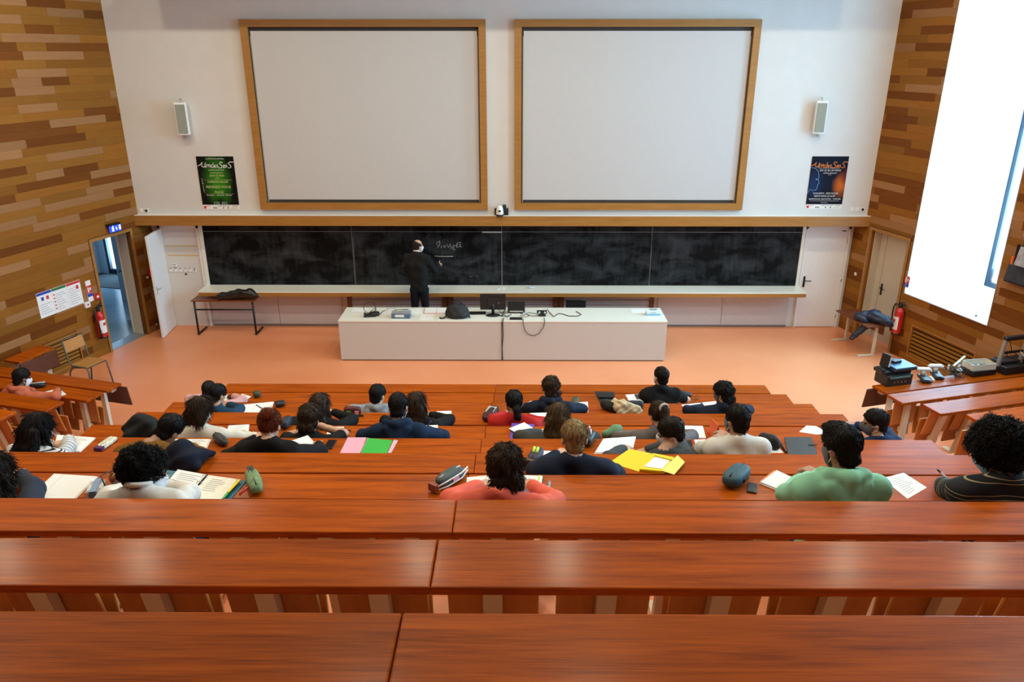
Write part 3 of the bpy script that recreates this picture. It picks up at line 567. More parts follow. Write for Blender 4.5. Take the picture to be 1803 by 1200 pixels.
part('header_strip', mat('pale_strip', (.35, .36, .36), .5), t, (-5.79, -2.92, -.0145, -.0125, 1.072, 1.078), (-2.90, -.01, -.0145, -.0125, 1.072, 1.078), (.01, 2.90, -.0145, -.0125, 1.072, 1.078), (2.92, 5.79, -.0145, -.0125, 1.072, 1.078))
part('panel_joint', mat('joint_white', (.32, .32, .31), .6), t, (-2.9115, -2.9065, -.014, -.008, 0, 1.262)); part('panel_joint', MATS['joint_white'], t, (-.004, .004, -.014, -.008, 0, 1.262)); part('panel_joint', MATS['joint_white'], t, (2.9065, 2.9115, -.014, -.008, 0, 1.262))
def bpx(pl): return [(lambda p: (p.x, p.z-.862))(atY(x, y, 14.557)) for x, y in pl]
FORM = [[(769, 429), (771, 436), (775, 428)], [(768, 427), (775, 425), (773, 423.5)], [(775, 425), (772.5, 426.5)], [(777, 432), (777, 437)], [(781, 432.5), (784.5, 432.5)], [(781, 435), (784.5, 435)], [(787, 430), (789.5, 436), (793, 429)], [(794, 432), (794, 437), (793.5, 438)], [(796, 433), (799, 432), (796.5, 437), (800, 436.5)],
        [(803, 432), (806, 431), (805, 428.5), (803, 431), (804, 435), (807, 434)], [(808.5, 431), (811, 430), (809, 434.5), (812.5, 434)], [(804, 427.5), (812, 427), (810, 425.5)], [(797, 439.5), (801, 439)], [(765, 450.5), (772, 451), (784, 451.3), (798, 451)], [(801, 433), (799, 431)]]
strokes(t, M_chalk, [bpx(p) for p in FORM], .0042, -.0125, 'chalk_writing')
strokes(t, M_chalkf, [bpx(p) for p in ([(749, 416), (753, 419)], [(772, 418), (776, 417)], [(826, 486), (832, 487)], [(836, 486), (842, 485.5)], [(622, 402), (623, 440), (627, 500)], [(1148, 402), (1147, 440), (1143, 500)])], .005, -.0125, 'faint_marks')
part('white_ruler_edge', M_chalk, t, (atY(849, 406, 14.55).x, atY(884, 406, 14.55).x, -.03, -.015, 1.06, 1.085))
for i, (px, py, a, lb) in enumerate(((877, 508.5, .2, 'white chalk stick on the ledge, left of three below the board joint'), (882, 506, -.5, 'white chalk stick lying askew on the ledge between two others'), (887, 507, .1, 'white chalk stick on the ledge, right of three below the board joint'))):
    p = atZ(px, py, .87); t = thing('chalk_stick', lb, 'chalk', (p.x, p.y, .862), a); q = MB(); q.tube([(-.045, 0, .0075), (.045, 0, .0075)], .0075, 8); q.build('stick', M_chalk, t); part('paper_sleeve', M_paper, t, (-.02, .01, -.008, .008, .0, .0155))
t = thing('chalk_tray_cloth', 'pale blue cleaning cloth on the chalk ledge', 'cloth', (atZ(936, 507, .86).x, atZ(936, 507, .86).y, .862)); q = MB(); q.sup((0, 0, .0155), (.07, .05, .012), .5, None, 20, 6, .05, 3); q.build('cloth', mat('pale_blue', (.6, .68, .78), .9), t)
# switch panel beside the open door
for i, px in enumerate((301.5, 310, 318.5, 327, 335, 343)):
    p = atY(px, 475, 14.574); t = thing('light_switch', ['first', 'second', 'third', 'fourth', 'fifth', 'last'][i] + ' of six white switches in a row beside the open door', 'switch', p, group='switches beside the chalkboard'); q = MB(); q.box(-.04, .04, -.012, .0005, -.042, .042, bev=.005); q.build('plate', M_white, t)
    part('rocker', M_black if i == 5 else M_white, t, (-.018, .018, -.016, -.012, -.02, .02) if i < 5 else (-.012, .012, -.0135, -.012, -.012, .012)); part('label_strip', M_black, t, (-.025, .025, -.0125, -.011, .03, .042))
p = atY(308, 466, 14.574); t = thing('thermostat', 'small white thermostat above the row of switches', 'thermostat', p); q = MB(); q.box(-.042, .042, -.025, .0005, -.032, .032, bev=.006); q.build('case', M_white, t); part('display', M_black, t, (-.025, .025, -.027, -.024, .006, .018))
p = atY(327.5, 482.3, 14.574); t = thing('round_button', 'small black round button below the row of switches', 'button', p); q = MB(); q.lathe([(.02, 0), (.018, .012), (.0, .014)], (0, 0, 0), Matrix.Rotation(math.pi/2, 3, 'X'), 14); q.build('cap', M_black, t)
t = thing('notice_sheet', 'faded paper notice held by two yellow strips beside the chalkboard', 'notice', atY(320, 441, 14.574)); part('sheet', M_greywhite, t, (-.30, .30, -.001, .0005, -.08, .08)); part('yellow_strip', mat('yellow_tape', (.62, .38, .06), .6), t, (-.31, .31, -.002, .0005, .085, .10)); part('yellow_strip', MATS['yellow_tape'], t, (-.29, .31, -.002, .0005, -.105, -.09))
# ------------------------------------------------------------------ lecturer's desk and what stands on it
M_dfront = mat('desk_front', (0.58, 0.56, 0.54), 0.55, var=0.012, scale=60); DZ = .760
for x0, x1, lb in ((-2.86, .028, 'left'), (.034, 2.95, 'right')):
    t = thing('lecturer_desk', 'white topped beige lecturer desk unit, %s half' % lb, 'desk', ((x0+x1)/2, 13.08, 0), group='lecturer desk units'); w = (x1-x0)/2
    q = MB(); q.box(-w, w, -.38, .38, .735, DZ, bev=.003); q.build('desktop', M_cream, t); part('front_panel', M_dfront, t, (-w+.004, w-.004, -.372, -.35, .02, .734)); part('plinth', M_black, t, (-w+.03, w-.03, -.36, -.33, 0, .02))
    part('side_panel', M_dfront, t, (-w+.004, -w+.03, -.35, .36, .02, .734)); part('side_panel', M_dfront, t, (w-.03, w-.004, -.35, .36, .02, .734)); part('shelf', M_cream, t, (-w+.03, w-.03, -.34, .3, .38, .40))
def dk(px, py, h=0.0): p = atZ(px, py, DZ+h); return p.x, p.y
def sheet(name, label, cat, pts, z, m, th=.0015, parent=None):
    q = MB(); q.prism(pts, z, z+th); o = q.build(name, m, parent); 
    return tag(o, label, cat) if parent is None else o
def quad(p0, p1, w):            # rectangle from one edge p0->p1 and its width to the left of it
    d = Vector((p1[0]-p0[0], p1[1]-p0[1])); n = Vector((-d.y, d.x)).normalized()*w; return [tuple(p0), tuple(p1), (p1[0]+n.x, p1[1]+n.y), (p0[0]+n.x, p0[1]+n.y)]
def center_quad(c, w, h, a): 
    ca, sa = math.cos(a), math.sin(a); return [(c[0]+x*ca-y*sa, c[1]+x*sa+y*ca) for x, y in ((-w/2, -h/2), (w/2, -h/2), (w/2, h/2), (-w/2, h/2))]
sheet('paper_sheet', 'white paper sheet at the left end of the lecturer desk behind the black charger', 'paper', center_quad(dk(634, 545), .28, .20, 0), DZ, M_paper)
sheet('paper_sheet', 'white paper sheet between the blue box and the open notebook', 'paper', center_quad(dk(731, 548), .25, .33, .1), DZ, M_paper)
sheet('paper_sheet', 'white paper sheet lying in front of the open red notebook', 'paper', center_quad(dk(752, 558), .23, .30, .0), DZ, M_paper)
x, y = dk(769, 547); t = thing('open_notebook', 'open notebook with red cover on the lecturer desk', 'notebook', (x, y, DZ), .03); part('cover', M_inkr, t, (-.23, .23, -.155, .155, 0, .004)); part('page_block', M_paper, t, (-.22, -.004, -.15, .15, .004, .012)); part('page_block', M_paper, t, (.004, .22, -.15, .15, .004, .012))
x, y = dk(652, 557); t = thing('charger', 'black charger with a looped cable on the lecturer desk', 'charger', (x, y, DZ), .2); q = MB(); q.box(-.10, .10, -.05, .05, .0, .05, bev=.012); q.box(-.11, -.07, -.05, .05, 0, .07, bev=.01); q.sup((.08, .02, .045), (.09, .06, .035), .6); q.build('body', M_black, t)
q = MB(); q.tube([(0, .05, .01), (-.02, .15, .02), (.05, .22, .05)] + [(.0+.11*math.cos(a), .22+.05*math.sin(a), .10+.09*math.sin(a)) for a in np.linspace(0, 6.3, 14)] + [(.1, .10, .01), (.16, .03, .03), (.19, .1, .006), (.22, .22, .006), (.27, .28, .006)], .006, 6); q.build('cable', M_black, t)
x, y = dk(707, 558); t = thing('tissue_box', 'clear lidded box of blue wipes on the lecturer desk', 'box', (x, y, DZ), .0); M_blu = mat('box_blue', (.10, .17, .28), .4, var=.4, scale=30); M_clr = mat('clear_plastic', (.75, .78, .8), .1, alpha=.35)
q = MB(); q.box(-.165, .165, -.09, .09, 0, .10, bev=.008); q.build('box', M_blu, t); part('lid', M_clr, t, (-.17, .17, -.095, .095, .095, .125)); part('label_band', M_paper, t, (-.10, .06, -.092, -.089, .03, .075)); q = MB(); q.tube([(-.1, .02, .128), (.12, .05, .13)], .007); q.build('pen_on_lid', M_black, t); q = MB(); q.box(-.08, .02, -.03, .0, .126, .134); q.build('note', mat('pale_yellow', (.75, .72, .35), .8), t)
x, y = dk(691, 543); t = thing('eyeglasses', 'thin wire eyeglasses left of the blue wipes box', 'glasses', (x, y, DZ), .2); q = MB(); q.tube([(-.07+.03*math.cos(a), .0, .03+.022*math.sin(a)) for a in np.linspace(0, 6.28, 12)], .002, 5); q.tube([(.07*.2+.03*math.cos(a), .0, .03+.022*math.sin(a)) for a in np.linspace(0, 6.28, 12)], .002, 5); q.build('rims', M_blackm, t); q = MB(); q.tube([(-.10, 0, .035), (-.10, -.13, .004)], .002, 5); q.tube([(.045, 0, .035), (.05, -.13, .004)], .002, 5); q.build('temples', M_blackm, t)
# black bag
x, y = dk(804, 561); t = thing('shoulder_bag', 'black padded bag with top handle on the lecturer desk', 'bag', (x, y+.10, DZ), .0); M_nyl = mat('black_nylon', (.012, .012, .014), .7, bump=.25, bscale=60)
def f_(P): return smin(ell(P, (0, 0, .12), (.20, .12, .14)), ell(P, (.02, -.02, .06), (.22, .14, .075)), .06) + .006*np.sin(P[..., 0]*40)*np.sin(P[..., 2]*30)
f0_ = f_; f_ = lambda P: np.maximum(f0_(P), .003-P[..., 2])
me = np_mesh('bag_body', [sdf_mesh(f_, (-.26, -.18, 0), (.26, .16, .28), .014)]); link('body', me, M_nyl, t)
q = MB(); q.tube([(-.10, .0, .22)] + [(.10*math.cos(a), 0, .235+.07*math.sin(a)) for a in np.linspace(math.pi, 0, 10)] + [(.10, 0, .22)], .012); q.build('carry_handle', M_nyl, t); q = MB(); q.tube([(-.17, -.05, .05), (-.22, -.10, .022), (-.27, -.12, .016), (-.30, -.08, .016)], .013); q.tube([(.18, -.06, .06), (.24, -.08, .02)], .014); q.build('strap', M_nyl, t); part('zip_pocket', M_black, t, (-.10, .10, -.135, -.11, .03, .11))
# monitor, keyboard, boxes, cables
x, y = dk(868, 556); t = thing('monitor', 'black flat monitor seen from behind on the lecturer desk', 'monitor', (x, y+.03, DZ)); q = MB(); q.box(-.23, .23, .02, .055, .10, .39, bev=.006); q.build('panel', M_black, t); q = MB(); q.box(-.10, .10, .0, .03, .16, .32, bev=.008); q.build('rear_housing', M_black, t); q = MB(); q.tube([(0, .01, .02), (0, .02, .22)], .028, 10); q.build('neck', M_blackm, t); q = MB(); q.lathe([(.13, 0), (.13, .008), (.03, .02)], (0, 0, 0), Matrix.Diagonal((1, .75, 1)), 24); q.build('foot', M_black, t); part('sticker', M_paper, t, (.10, .108, .0185, .0195, .22, .24))
x, y = dk(837, 552); t = thing('keyboard', 'black keyboard beside the monitor', 'keyboard', (x, y, DZ), .03); q = MB(); q.box(-.19, .19, -.06, .06, .003, .022, bev=.004); q.build('case', M_black, t); km = MB(); km.box(-.008, .008, -.008, .008, 0, .007); km = km.mesh('key'); km.materials.append(M_blackm)
for i in range(15):
    for j in range(5): link('key', km, None, t, (-.165+i*.0235, -.042+j*.021, .022))
x, y = dk(909, 552); t = thing('docking_box', 'black boxy media player beside the monitor', 'device', (x, y+.04, DZ)); q = MB(); q.box(-.155, .155, -.04, .06, .03, .20, bev=.006); q.build('case', M_black, t); part('port_strip', M_greywhite, t, (-.12, .12, -.042, -.039, .036, .055)); part('foot', M_black, t, (-.12, -.09, -.03, .05, 0, .03)); part('foot', M_black, t, (.09, .12, -.03, .05, 0, .03))
x, y = dk(908.5, 562); t = thing('power_strip', 'flat black power strip at the front edge of the lecturer desk', 'power strip', (x, y, DZ)); q = MB(); q.box(-.11, .11, -.03, .03, 0, .035, bev=.005); q.build('case', M_black, t); q = MB(); [q.lathe([(.018, .0), (.018, .002)], (dx, 0, .0345), None, 12) for dx in (-.07, 0, .07)]; q.build('outlets', M_blackm, t)
x, y = dk(954, 556); t = thing('clamp_device', 'small black twin-lens webcam unit on the lecturer desk', 'webcam', (x, y, DZ)); q = MB(); q.box(-.09, .09, -.03, .04, .05, .10, bev=.008); q.build('head', M_black, t); q = MB(); q.box(-.06, .07, -.04, .04, 0, .05, bev=.012); q.build('base', M_black, t); q = MB(); q.lathe([(.022, 0), (.02, .01)], (-.05, -.032, .075), Matrix.Rotation(math.pi/2, 3, 'X'), 12); q.lathe([(.022, 0), (.02, .01)], (.05, -.032, .075), Matrix.Rotation(math.pi/2, 3, 'X'), 12); q.build('lenses', M_steel, t)  # small black clamp device with two lenses, no lamp in it
def cable(name, label, pts, r=.006, m=M_black): q = MB(); q.tube(pts, r, 6); return tag(q.build(name, m), label, 'cable')
D3 = lambda px, py, h=.009: (*dk(px, py), DZ+h)
cable('power_cable', 'black cable winding along the right half of the lecturer desk', [D3(963, 549, .05), D3(968, 551), D3(975, 558), D3(983, 552.5), D3(990, 553), D3(1002, 557), D3(1018, 557), D3(1023, 554), D3(1018, 550.5), D3(1014, 549)], .007)
pz = lambda px, py: (lambda p: (p.x, 12.686, p.z))(atY(px, py, 12.686))
edge = lambda px: (dk(px, 565)[0], 12.686, DZ+.010)
cable('hanging_cable', 'black cable hanging in a loop over the front of the lecturer desk', [D3(921, 561, .009), D3(921, 563.5, .010), edge(921), pz(921, 569), pz(924, 581), pz(931, 588.5), pz(940, 590.5), pz(949, 587), pz(956, 577), pz(958.5, 569), edge(959), D3(959, 563.5, .010), D3(958, 560, .009)], .006)
cable('desk_gap_cable', 'black cable running down the joint between the two lecturer desk units', [D3(887, 560.5, .010), D3(886, 563.5, .012), edge(885.5), pz(885, 569), pz(886, 590), pz(884, 612), pz(885, 634)], .008)
cable('monitor_cable', 'tangle of thin black cable between monitor and media player', [D3(878, 548, .03), D3(884, 552), D3(890, 549, .05), D3(884, 556), D3(893, 559), D3(900, 554), D3(897, 557, .02), D3(880, 557), D3(890, 553)], .006)
cable('player_cable', 'thin black cable looping between media player and webcam', [D3(915, 553, .03), D3(921, 556), D3(930, 551), D3(942, 552), D3(946, 554, .02)], .005)
cable('thin_cable', 'thin dark cable curling in front of the webcam unit', [D3(915, 556), D3(925, 559), D3(932, 556), D3(927, 553.5), D3(938, 557.5), D3(948, 556)], .004)
x, y = dk(1150, 555); t = thing('glove_box', 'pale blue and white cardboard glove box at the right end of the lecturer desk', 'box', (x, y+.04, DZ)); q = MB(); q.box(-.125, .125, -.06, .06, 0, .075, bev=.003); q.build('carton', mat('carton_white', (.72, .8, .84), .6), t); part('blue_band', mat('carton_blue', (.22, .48, .66), .6), t, (-.126, .126, -.061, -.0595, .003, .035)); lettering(t, mat('carton_ink', (.1, .2, .35), .6), [('GLOVES', 0, .052, .026, {'y': -.061})]); part('opening', M_clr, t, (-.05, .05, -.02, .02, .074, .076))
x, y = dk(1150, 545.5); t = thing('marker', 'black marker pen lying behind the pale blue glove box', 'pen', (x, y, DZ), .05); q = MB(); q.tube([(-.07, 0, .0105), (.02, 0, .0105)], .009); q.build('barrel', M_black, t); q = MB(); q.tube([(.022, 0, .0105), (.07, 0, .0105)], .0095); q.build('cap', M_blackm, t)
sheet('paper_sheet', 'white paper sheet left of the glove box on the lecturer desk', 'paper', center_quad(dk(1124, 547), .26, .22, .0), DZ, M_paper, .004)
t = thing('swivel_chair', 'dark chair whose back rim shows behind the lecturer desk', 'chair', (1.42, 13.86, .003)); q = MB(); q.tube([(-.2, 0, .76), (-.1, -.015, .785), (.1, -.015, .785), (.2, 0, .76)], .016); q.build('back_rim', M_black, t); q = MB(); q.box(-.19, .19, -.012, .012, .52, .77, bev=.01); q.build('backrest', M_black, t); q = MB(); q.box(-.2, .2, -.0, .36, .43, .47, bev=.015); q.build('seat', M_black, t)
for sx in (-1, 1):
    for yy in (.02, .33): q = MB(); q.tube([(sx*.18, yy, .43), (sx*.2, yy, 0)], .012); q.build('leg', M_blackm, t)
# ------------------------------------------------------------------ tables beside the stage
M_top = wood('redbrown_top', (.13, .03, .012), (.2, .055, .02), .4)
t = thing('side_table', 'small table with red-brown top and black legs left of the chalkboard', 'table', (-5.36, 14.22, 0)); q = MB(); q.box(-.63, .60, -.24, .24, .69, .712, bev=.004); q.build('tabletop', M_top, t)
for sx in (-.58, .55): q = MB(); q.tube([(sx, -.20, .69), (sx, -.20, .02)], .02, 8); q.build('leg', M_blackm, t); q = MB(); q.tube([(sx, -.22, .02), (sx, .20, .02)], .02, 8); q.build('foot', M_blackm, t)
q = MB(); q.tube([(-.58, -.20, .52), (.55, -.20, .52)], .016, 8); q.build('crossbar', M_blackm, t)
def lump(name, label, cat, prims, m, h=.016, k=.05, amp=.006, fr=34, floor=None, carve=None, parent=None, loc=(0, 0, 0), rzz=0):
    P = [(np.array(a, float), np.array(b, float), ra, rb) for a, b, ra, rb in prims]; mx = max(max(ra, rb) for *_, ra, rb in P); A = np.concatenate([[a, b] for a, b, *_ in P])
    lo = A.min(0)-mx-.02; hi = A.max(0)+mx+.02
    def f(G):
        d = None
        for a, b, ra, rb in P: c = cone(G, a, b, ra, rb); d = c if d is None else smin(d, c, k)
        d = d + amp*(np.sin(G[..., 0]*fr+4*np.sin(G[..., 2]*fr*.35+G[..., 1]*fr*.2))*.6 + np.sin(G[..., 1]*fr*.8+G[..., 2]*fr*.6+2*np.sin(G[..., 0]*fr*.3))*.6)
        if floor is not None: d = np.maximum(d, floor-G[..., 2])
        if carve is not None: d = np.maximum(d, -carve(G))
        return d
    me = np_mesh(name, [sdf_mesh(f, lo, hi, h)])
    if parent is not None: return link(name, me, m, parent)
    o = link(name, me, m); o.location = loc; o.rotation_euler = (0, 0, rzz); return tag(o, label, cat)
M_blk = mat('black_cloth', (.010, .010, .012), .8, bump=.3, bscale=90); M_navy = mat('navy_quilt', (.012, .020, .045), .55, bump=.25, bscale=40)
pp = lambda px, py, z: tuple(atZ(px, py, z))
lump('black_coat', 'shiny black coat rolled up on the small red-brown table', 'coat', [(tuple(atY(386, 521, 14.02)), tuple(atY(420, 517, 14.04)), .065, .085), (tuple(atY(420, 517, 14.04)), tuple(atY(440, 515.5, 14.03)), .085, .085), (tuple(atY(440, 516, 14.03)), tuple(atY(453, 520, 14.0)), .07, .035)], mat('black_shell', (.012, .012, .013), .35, bump=.4, bscale=40), .013, .05, .012, 30, .718, carve=lambda G: np.maximum(14.072-G[..., 1], .755-G[..., 2]))
t = thing('low_table', 'low table with brown top and beige frame under the dark puffer jacket', 'table', (6.70, 13.42, 0), math.radians(15.7-4)); q = MB(); q.box(-.24, .20, -.50, .48, .575, .60, bev=.004); q.build('tabletop', M_top, t); q = MB(); q.box(.12, .14, -.45, .43, .40, .56); q.build('back_rail', M_top, t)
for yy in (-.42, .40): q = MB(); q.box(-.02, .03, yy-.018, yy+.018, .03, .575, bev=.004); q.build('leg', M_post, t); q = MB(); q.box(-.30, .05, yy-.02, yy+.02, 0, .035, bev=.006); q.build('foot', M_post, t)
def table_sdf(G):
    a = math.radians(15.7-4); x = (G[..., 0]-6.70)*math.cos(a)+(G[..., 1]-13.42)*math.sin(a); y = -(G[..., 0]-6.70)*math.sin(a)+(G[..., 1]-13.42)*math.cos(a); z = G[..., 2]
    b1 = np.maximum(np.maximum(np.maximum(-.25-x, x-.21), np.maximum(-.51-y, y-.49)), np.maximum(.56-z, z-.61)); b2 = np.maximum(np.maximum(np.maximum(-.035-x, x-.15), np.maximum(-.47-y, y-.45)), z-.6); return np.minimum(b1, b2)
lump('puffer_jacket', 'navy puffer jacket thrown over the low table by the right door', 'jacket', [(pp(1512, 556, .68), pp(1540, 556, .72), .085, .11), (pp(1540, 556, .72), pp(1562, 566, .68), .11, .08), (pp(1562, 566, .68), pp(1568, 572, .62), .06, .05), (pp(1518, 560, .66), pp(1526, 572, .55), .08, .07), (pp(1526, 572, .55), (6.42, 13.12, .30), .065, .045)], M_navy, .013, .04, .010, 46, carve=lambda G: table_sdf(G))
# ------------------------------------------------------------------ left wall fittings
M_blues = mat('sign_blue', (.02, .06, .40), .4, var=.02); M_green = mat('sign_green', (.02, .16, .05), .5)
t = on_wall(-1, 'notice_board', 'three-panel white safety notice with blue, green and red headings on the left wall', 'notice', -1.976, 1.285, 0.002)
for i, (hm, x0) in enumerate(((M_blues, -.452), (M_green, -.15), (M_inkr, .152))):
    pn = part('panel', M_paper, t, (x0, x0+.298, -.006, .0, -.212, .212)); part('heading_bar', hm, pn, (x0+.004, x0+.294, -.008, -.006, .165, .208)); ln = [(x0+.03+(.03 if i == 1 else 0), x0+.27-.03*((j*7+i) % 4), -.0072, -.006, .10-.038*j-(.1 if i == 0 else 0), .106-.038*j-(.1 if i == 0 else 0)) for j in range(8 if i else 5)]
    part('text_lines', mat('print_grey', (.25, .25, .27), .7), pn, *ln)
    if i != 1: part('pictogram', M_blues if i == 0 else M_inkr, pn, (x0+.08-(0 if i == 0 else -.12), x0+.13-(0 if i == 0 else -.12), -.0078, -.006, .07, .13)); 
    if i == 0: part('pictogram', M_inkr, pn, (x0+.18, x0+.23, -.0078, -.006, .07, .13))
    if i == 1: part('pictogram', M_inkr, pn, *[(x0+.02, x0+.045, -.0078, -.006, .09-.06*j, .115-.06*j) for j in range(5)])['kind'] = 'stuff'
t = on_wall(-1, 'exit_sign', 'lit blue and white running-man exit sign above the open doorway', 'sign', -.585, 2.207, .053); q = MB(); q.box(-.14, .14, -.03, .05, .05, .085, bev=.008); q.build('housing', M_blackm, t); part('sign_face', mat('sign_lit', (.02, .07, .75), .3, emit=.9), t, (-.135, .135, -.03, -.015, -.062, .052)); part('white_mark', mat('sign_white', (.75, .85, 1), .4, emit=1.0), t, (.085, .125, -.033, -.03, -.045, .04)); q = MB(); q.tube([(-.07, -.033, .0), (-.085, -.033, -.045)], .008); q.tube([(-.07, -.033, .0), (-.05, -.033, -.02), (-.055, -.033, -.05)], .008); q.tube([(-.07, -.033, 0), (-.06, -.033, .025)], .012); q.tube([(-.09, -.033, .02), (-.04, -.033, .01)], .006); q.tube([(.02, -.033, .025), (.02, -.033, -.03)], .007); q.tube([(.005, -.033, -.012), (.02, -.033, -.032), (.035, -.033, -.012)], .006); q.lathe([(.012, 0), (.012, .004)], (-.055, -.031, .042), Matrix.Rotation(math.pi/2, 3, 'X'), 10); q.build('running_figure', MATS['sign_white'], t)
def wallp(s, px, py): return atW(s, px, py)
x, z = wallp(-1, 157, 512); t = on_wall(-1, 'extinguisher_sign', 'red and white extinguisher sign beside the open doorway', 'sign', x, z, .002); part('plate', M_paper, t, (-.055, .055, -.004, .0, -.19, .19)); part('red_field', M_inkr, t, (-.055, .055, -.006, -.004, -.04, .10)); part('blue_field', M_blues, t, (-.055, .055, -.006, -.004, -.10, -.045)); part('pictogram', M_paper, t, (-.035, -.01, -.008, -.006, -.02, .07), (.005, .035, -.008, -.006, .01, .06))
x, z = wallp(-1, 168.5, 521.5); t = on_wall(-1, 'fire_alarm', 'small red fire alarm call point beside the open doorway', 'alarm', x, z, 0); q = MB(); q.box(-.055, .055, -.045, .0, -.055, .055, bev=.006); q.build('box', M_red, t); part('glass_plate', M_paper, t, (-.025, .025, -.047, -.044, -.02, .02))
x, z = wallp(-1, 151, 536); t = on_wall(-1, 'white_box', 'small white button box left of the fire alarm', 'box', x, z, 0); q = MB(); q.box(-.055, .055, -.05, .0, -.05, .05, bev=.006); q.build('box', M_white, t); part('button', M_red, t, (-.015, .015, -.054, -.05, -.01, .02))
def extinguisher(s, px0, py0, lb):
    x, z = wallp(s, px0, py0); t = on_wall(s, 'fire_extinguisher', lb, 'extinguisher', x, z, .10, 'fire extinguishers')
    q = MB(); q.lathe([(.05, 0), (.078, .012), (.08, .03), (.08, .40), (.07, .45), (.035, .49), (.028, .52)]); q.build('cylinder', M_red, t); q = MB(); q.lathe([(.081, 0), (.082, .03), (.081, .03)]); q.build('base_ring', M_black, t)
    q = MB(); q.lathe([(.035, .50), (.035, .54), (.02, .56)]); q.cbox((.03, 0, .565), (.15, .03, .02), Matrix.Rotation(-.15, 3, 'Y')); q.cbox((.03, 0, .60), (.14, .028, .016), Matrix.Rotation(-.35, 3, 'Y')); q.build('valve', M_black, t)
    q = MB(); q.tube([(-.02, -.02, .54), (-.09, -.03, .55), (-.125, -.03, .48), (-.12, -.04, .36), (-.095, -.05, .22), (-.085, -.05, .12)], .013); q.tube([(-.085, -.05, .14), (-.085, -.05, .04)], .018); q.build('hose', M_black, t)
    q = MB(); n = 8; vs = [Vector((.0815*math.sin(a), -.0815*math.cos(a), zz)) for zz in (.10, .34) for a in np.linspace(-1.0, .9, n)]; q.add(vs, [(i, i+1, n+i+1, n+i) for i in range(n-1)]); q.build('label_sticker', M_paper, t)
    part('label_print', M_inkr, t, (-.03, .02, -.086, -.083, .24, .29)); part('wall_bracket', M_blackm, t, (-.03, .03, .07, .098, .3, .42))
extinguisher(-1, 174.5, 592.5, 'red fire extinguisher on the left wall beside the open doorway'); extinguisher(1, 1585, 586.5, 'red fire extinguisher on the right wall beside the beige door')
x, z = wallp(1, 1597, 495.5); t = on_wall(1, 'extinguisher_sign', 'red and blue extinguisher sign below the window bay corner', 'sign', x, z, .002); part('red_field', M_inkr, t, (-.06, .06, -.004, .0, -.03, .10)); part('blue_field', M_blues, t, (-.06, .06, -.004, .0, -.10, -.03)); part('pictogram', M_paper, t, (-.035, -.01, -.006, -.004, -.01, .08), (.01, .035, -.006, -.004, .01, .06))
def knob(s, px, py, lb, m=M_white, r=.03):
    x, z = wallp(s, px, py); t = on_wall(s, 'wall_switch', lb, 'switch', x, z, 0); q = MB(); q.box(-r, r, -.014, .0, -r, r, bev=.006); q.build('plate', m, t); part('rocker', M_white, t, (-.012, .012, -.018, -.014, -.016, .016))
knob(1, 1507, 482, 'white switch on the planks between the closed white door and the beige door'); knob(1, 1493.5, 565.5, 'low white socket on the planks between the two right-hand doors'); knob(-1, 274, 570.5, 'low socket on the planks behind the open white door leaf', mat('brass', (.4, .25, .08), .35, .8)); knob(-1, 259, 488, 'white door stop button behind the open white door leaf', M_white, .022)
x, z = wallp(-1, 264, 478); t = on_wall(-1, 'red_call_point', 'red alarm box half hidden by the open white door leaf', 'alarm', x, z, 0); q = MB(); q.box(-.06, .06, -.05, 0, -.09, .09, bev=.006); q.build('box', M_red, t); part('plate', M_paper, t, (-.02, .02, -.052, -.049, -.02, .02))
# leaflet rack on the right wall, rod and bracket in the window bay
t = on_wall(1, 'leaflet_rack', 'wire leaflet rack with dark brochures on the right wall past the window bay', 'rack', 3.42, 2.02, .004); M_broc = mat('brochure_dark', (.03, .035, .05), .4, var=.5, scale=9); q = MB()
for i in range(9): q.tube([(-.20+i*.05, -.02, .48), (-.20+i*.05, -.03, .70)], .004, 5)
q.tube([(-.22, -.02, .68), (.22, -.02, .68)], .005, 5); q.build('wire_back', M_steel, t); q = MB(); q.cbox((0, -.06, .10), (.62, .02, .30), Matrix.Rotation(-.15, 3, 'X')); q.build('brochure', M_broc, t); q = MB(); q.cbox((.08, -.09, .36), (.5, .015, .28), Matrix.Rotation(-.2, 3, 'X')); q.build('brochure', mat('brochure_grey', (.32, .32, .36), .4, var=.4, scale=7), t); part('orange_spine', mat('brochure_orange', (.7, .12, .03), .5), t, (-.29, -.25, -.06, -.04, .20, .32)); part('tray', M_blackm, t, (-.3, .3, -.1, 0, -.06, -.045)); part('wall_plate', M_blackm, t, (-.28, .28, -.012, -.0, -.05, .5))
pt = lambda x, y, z: Matrix.Translation((6.9, 14.2, 0)) @ Matrix.Rotation(RROT, 4, 'Z') @ Vector((x, y, z))
p0 = atZ(1718.5, 556, 1.185); p1 = atZ(1741, 548, 1.185); q = MB(); q.tube([(0, 0, .010), (p1.x-p0.x, p1.y-p0.y, .010), ((p1.x-p0.x)*2.2, (p1.y-p0.y)*2.2, .010)], .008, 8); t = thing('blind_rod', 'thin grey rod lying on the white window sill', 'rod', (p0.x, p0.y, 1.176)); q.build('shaft', M_steel, t); q = MB(); q.lathe([(.012, 0), (.018, .008), (.018, .025), (.008, .03)]); q.build('tip', M_blackm, t)
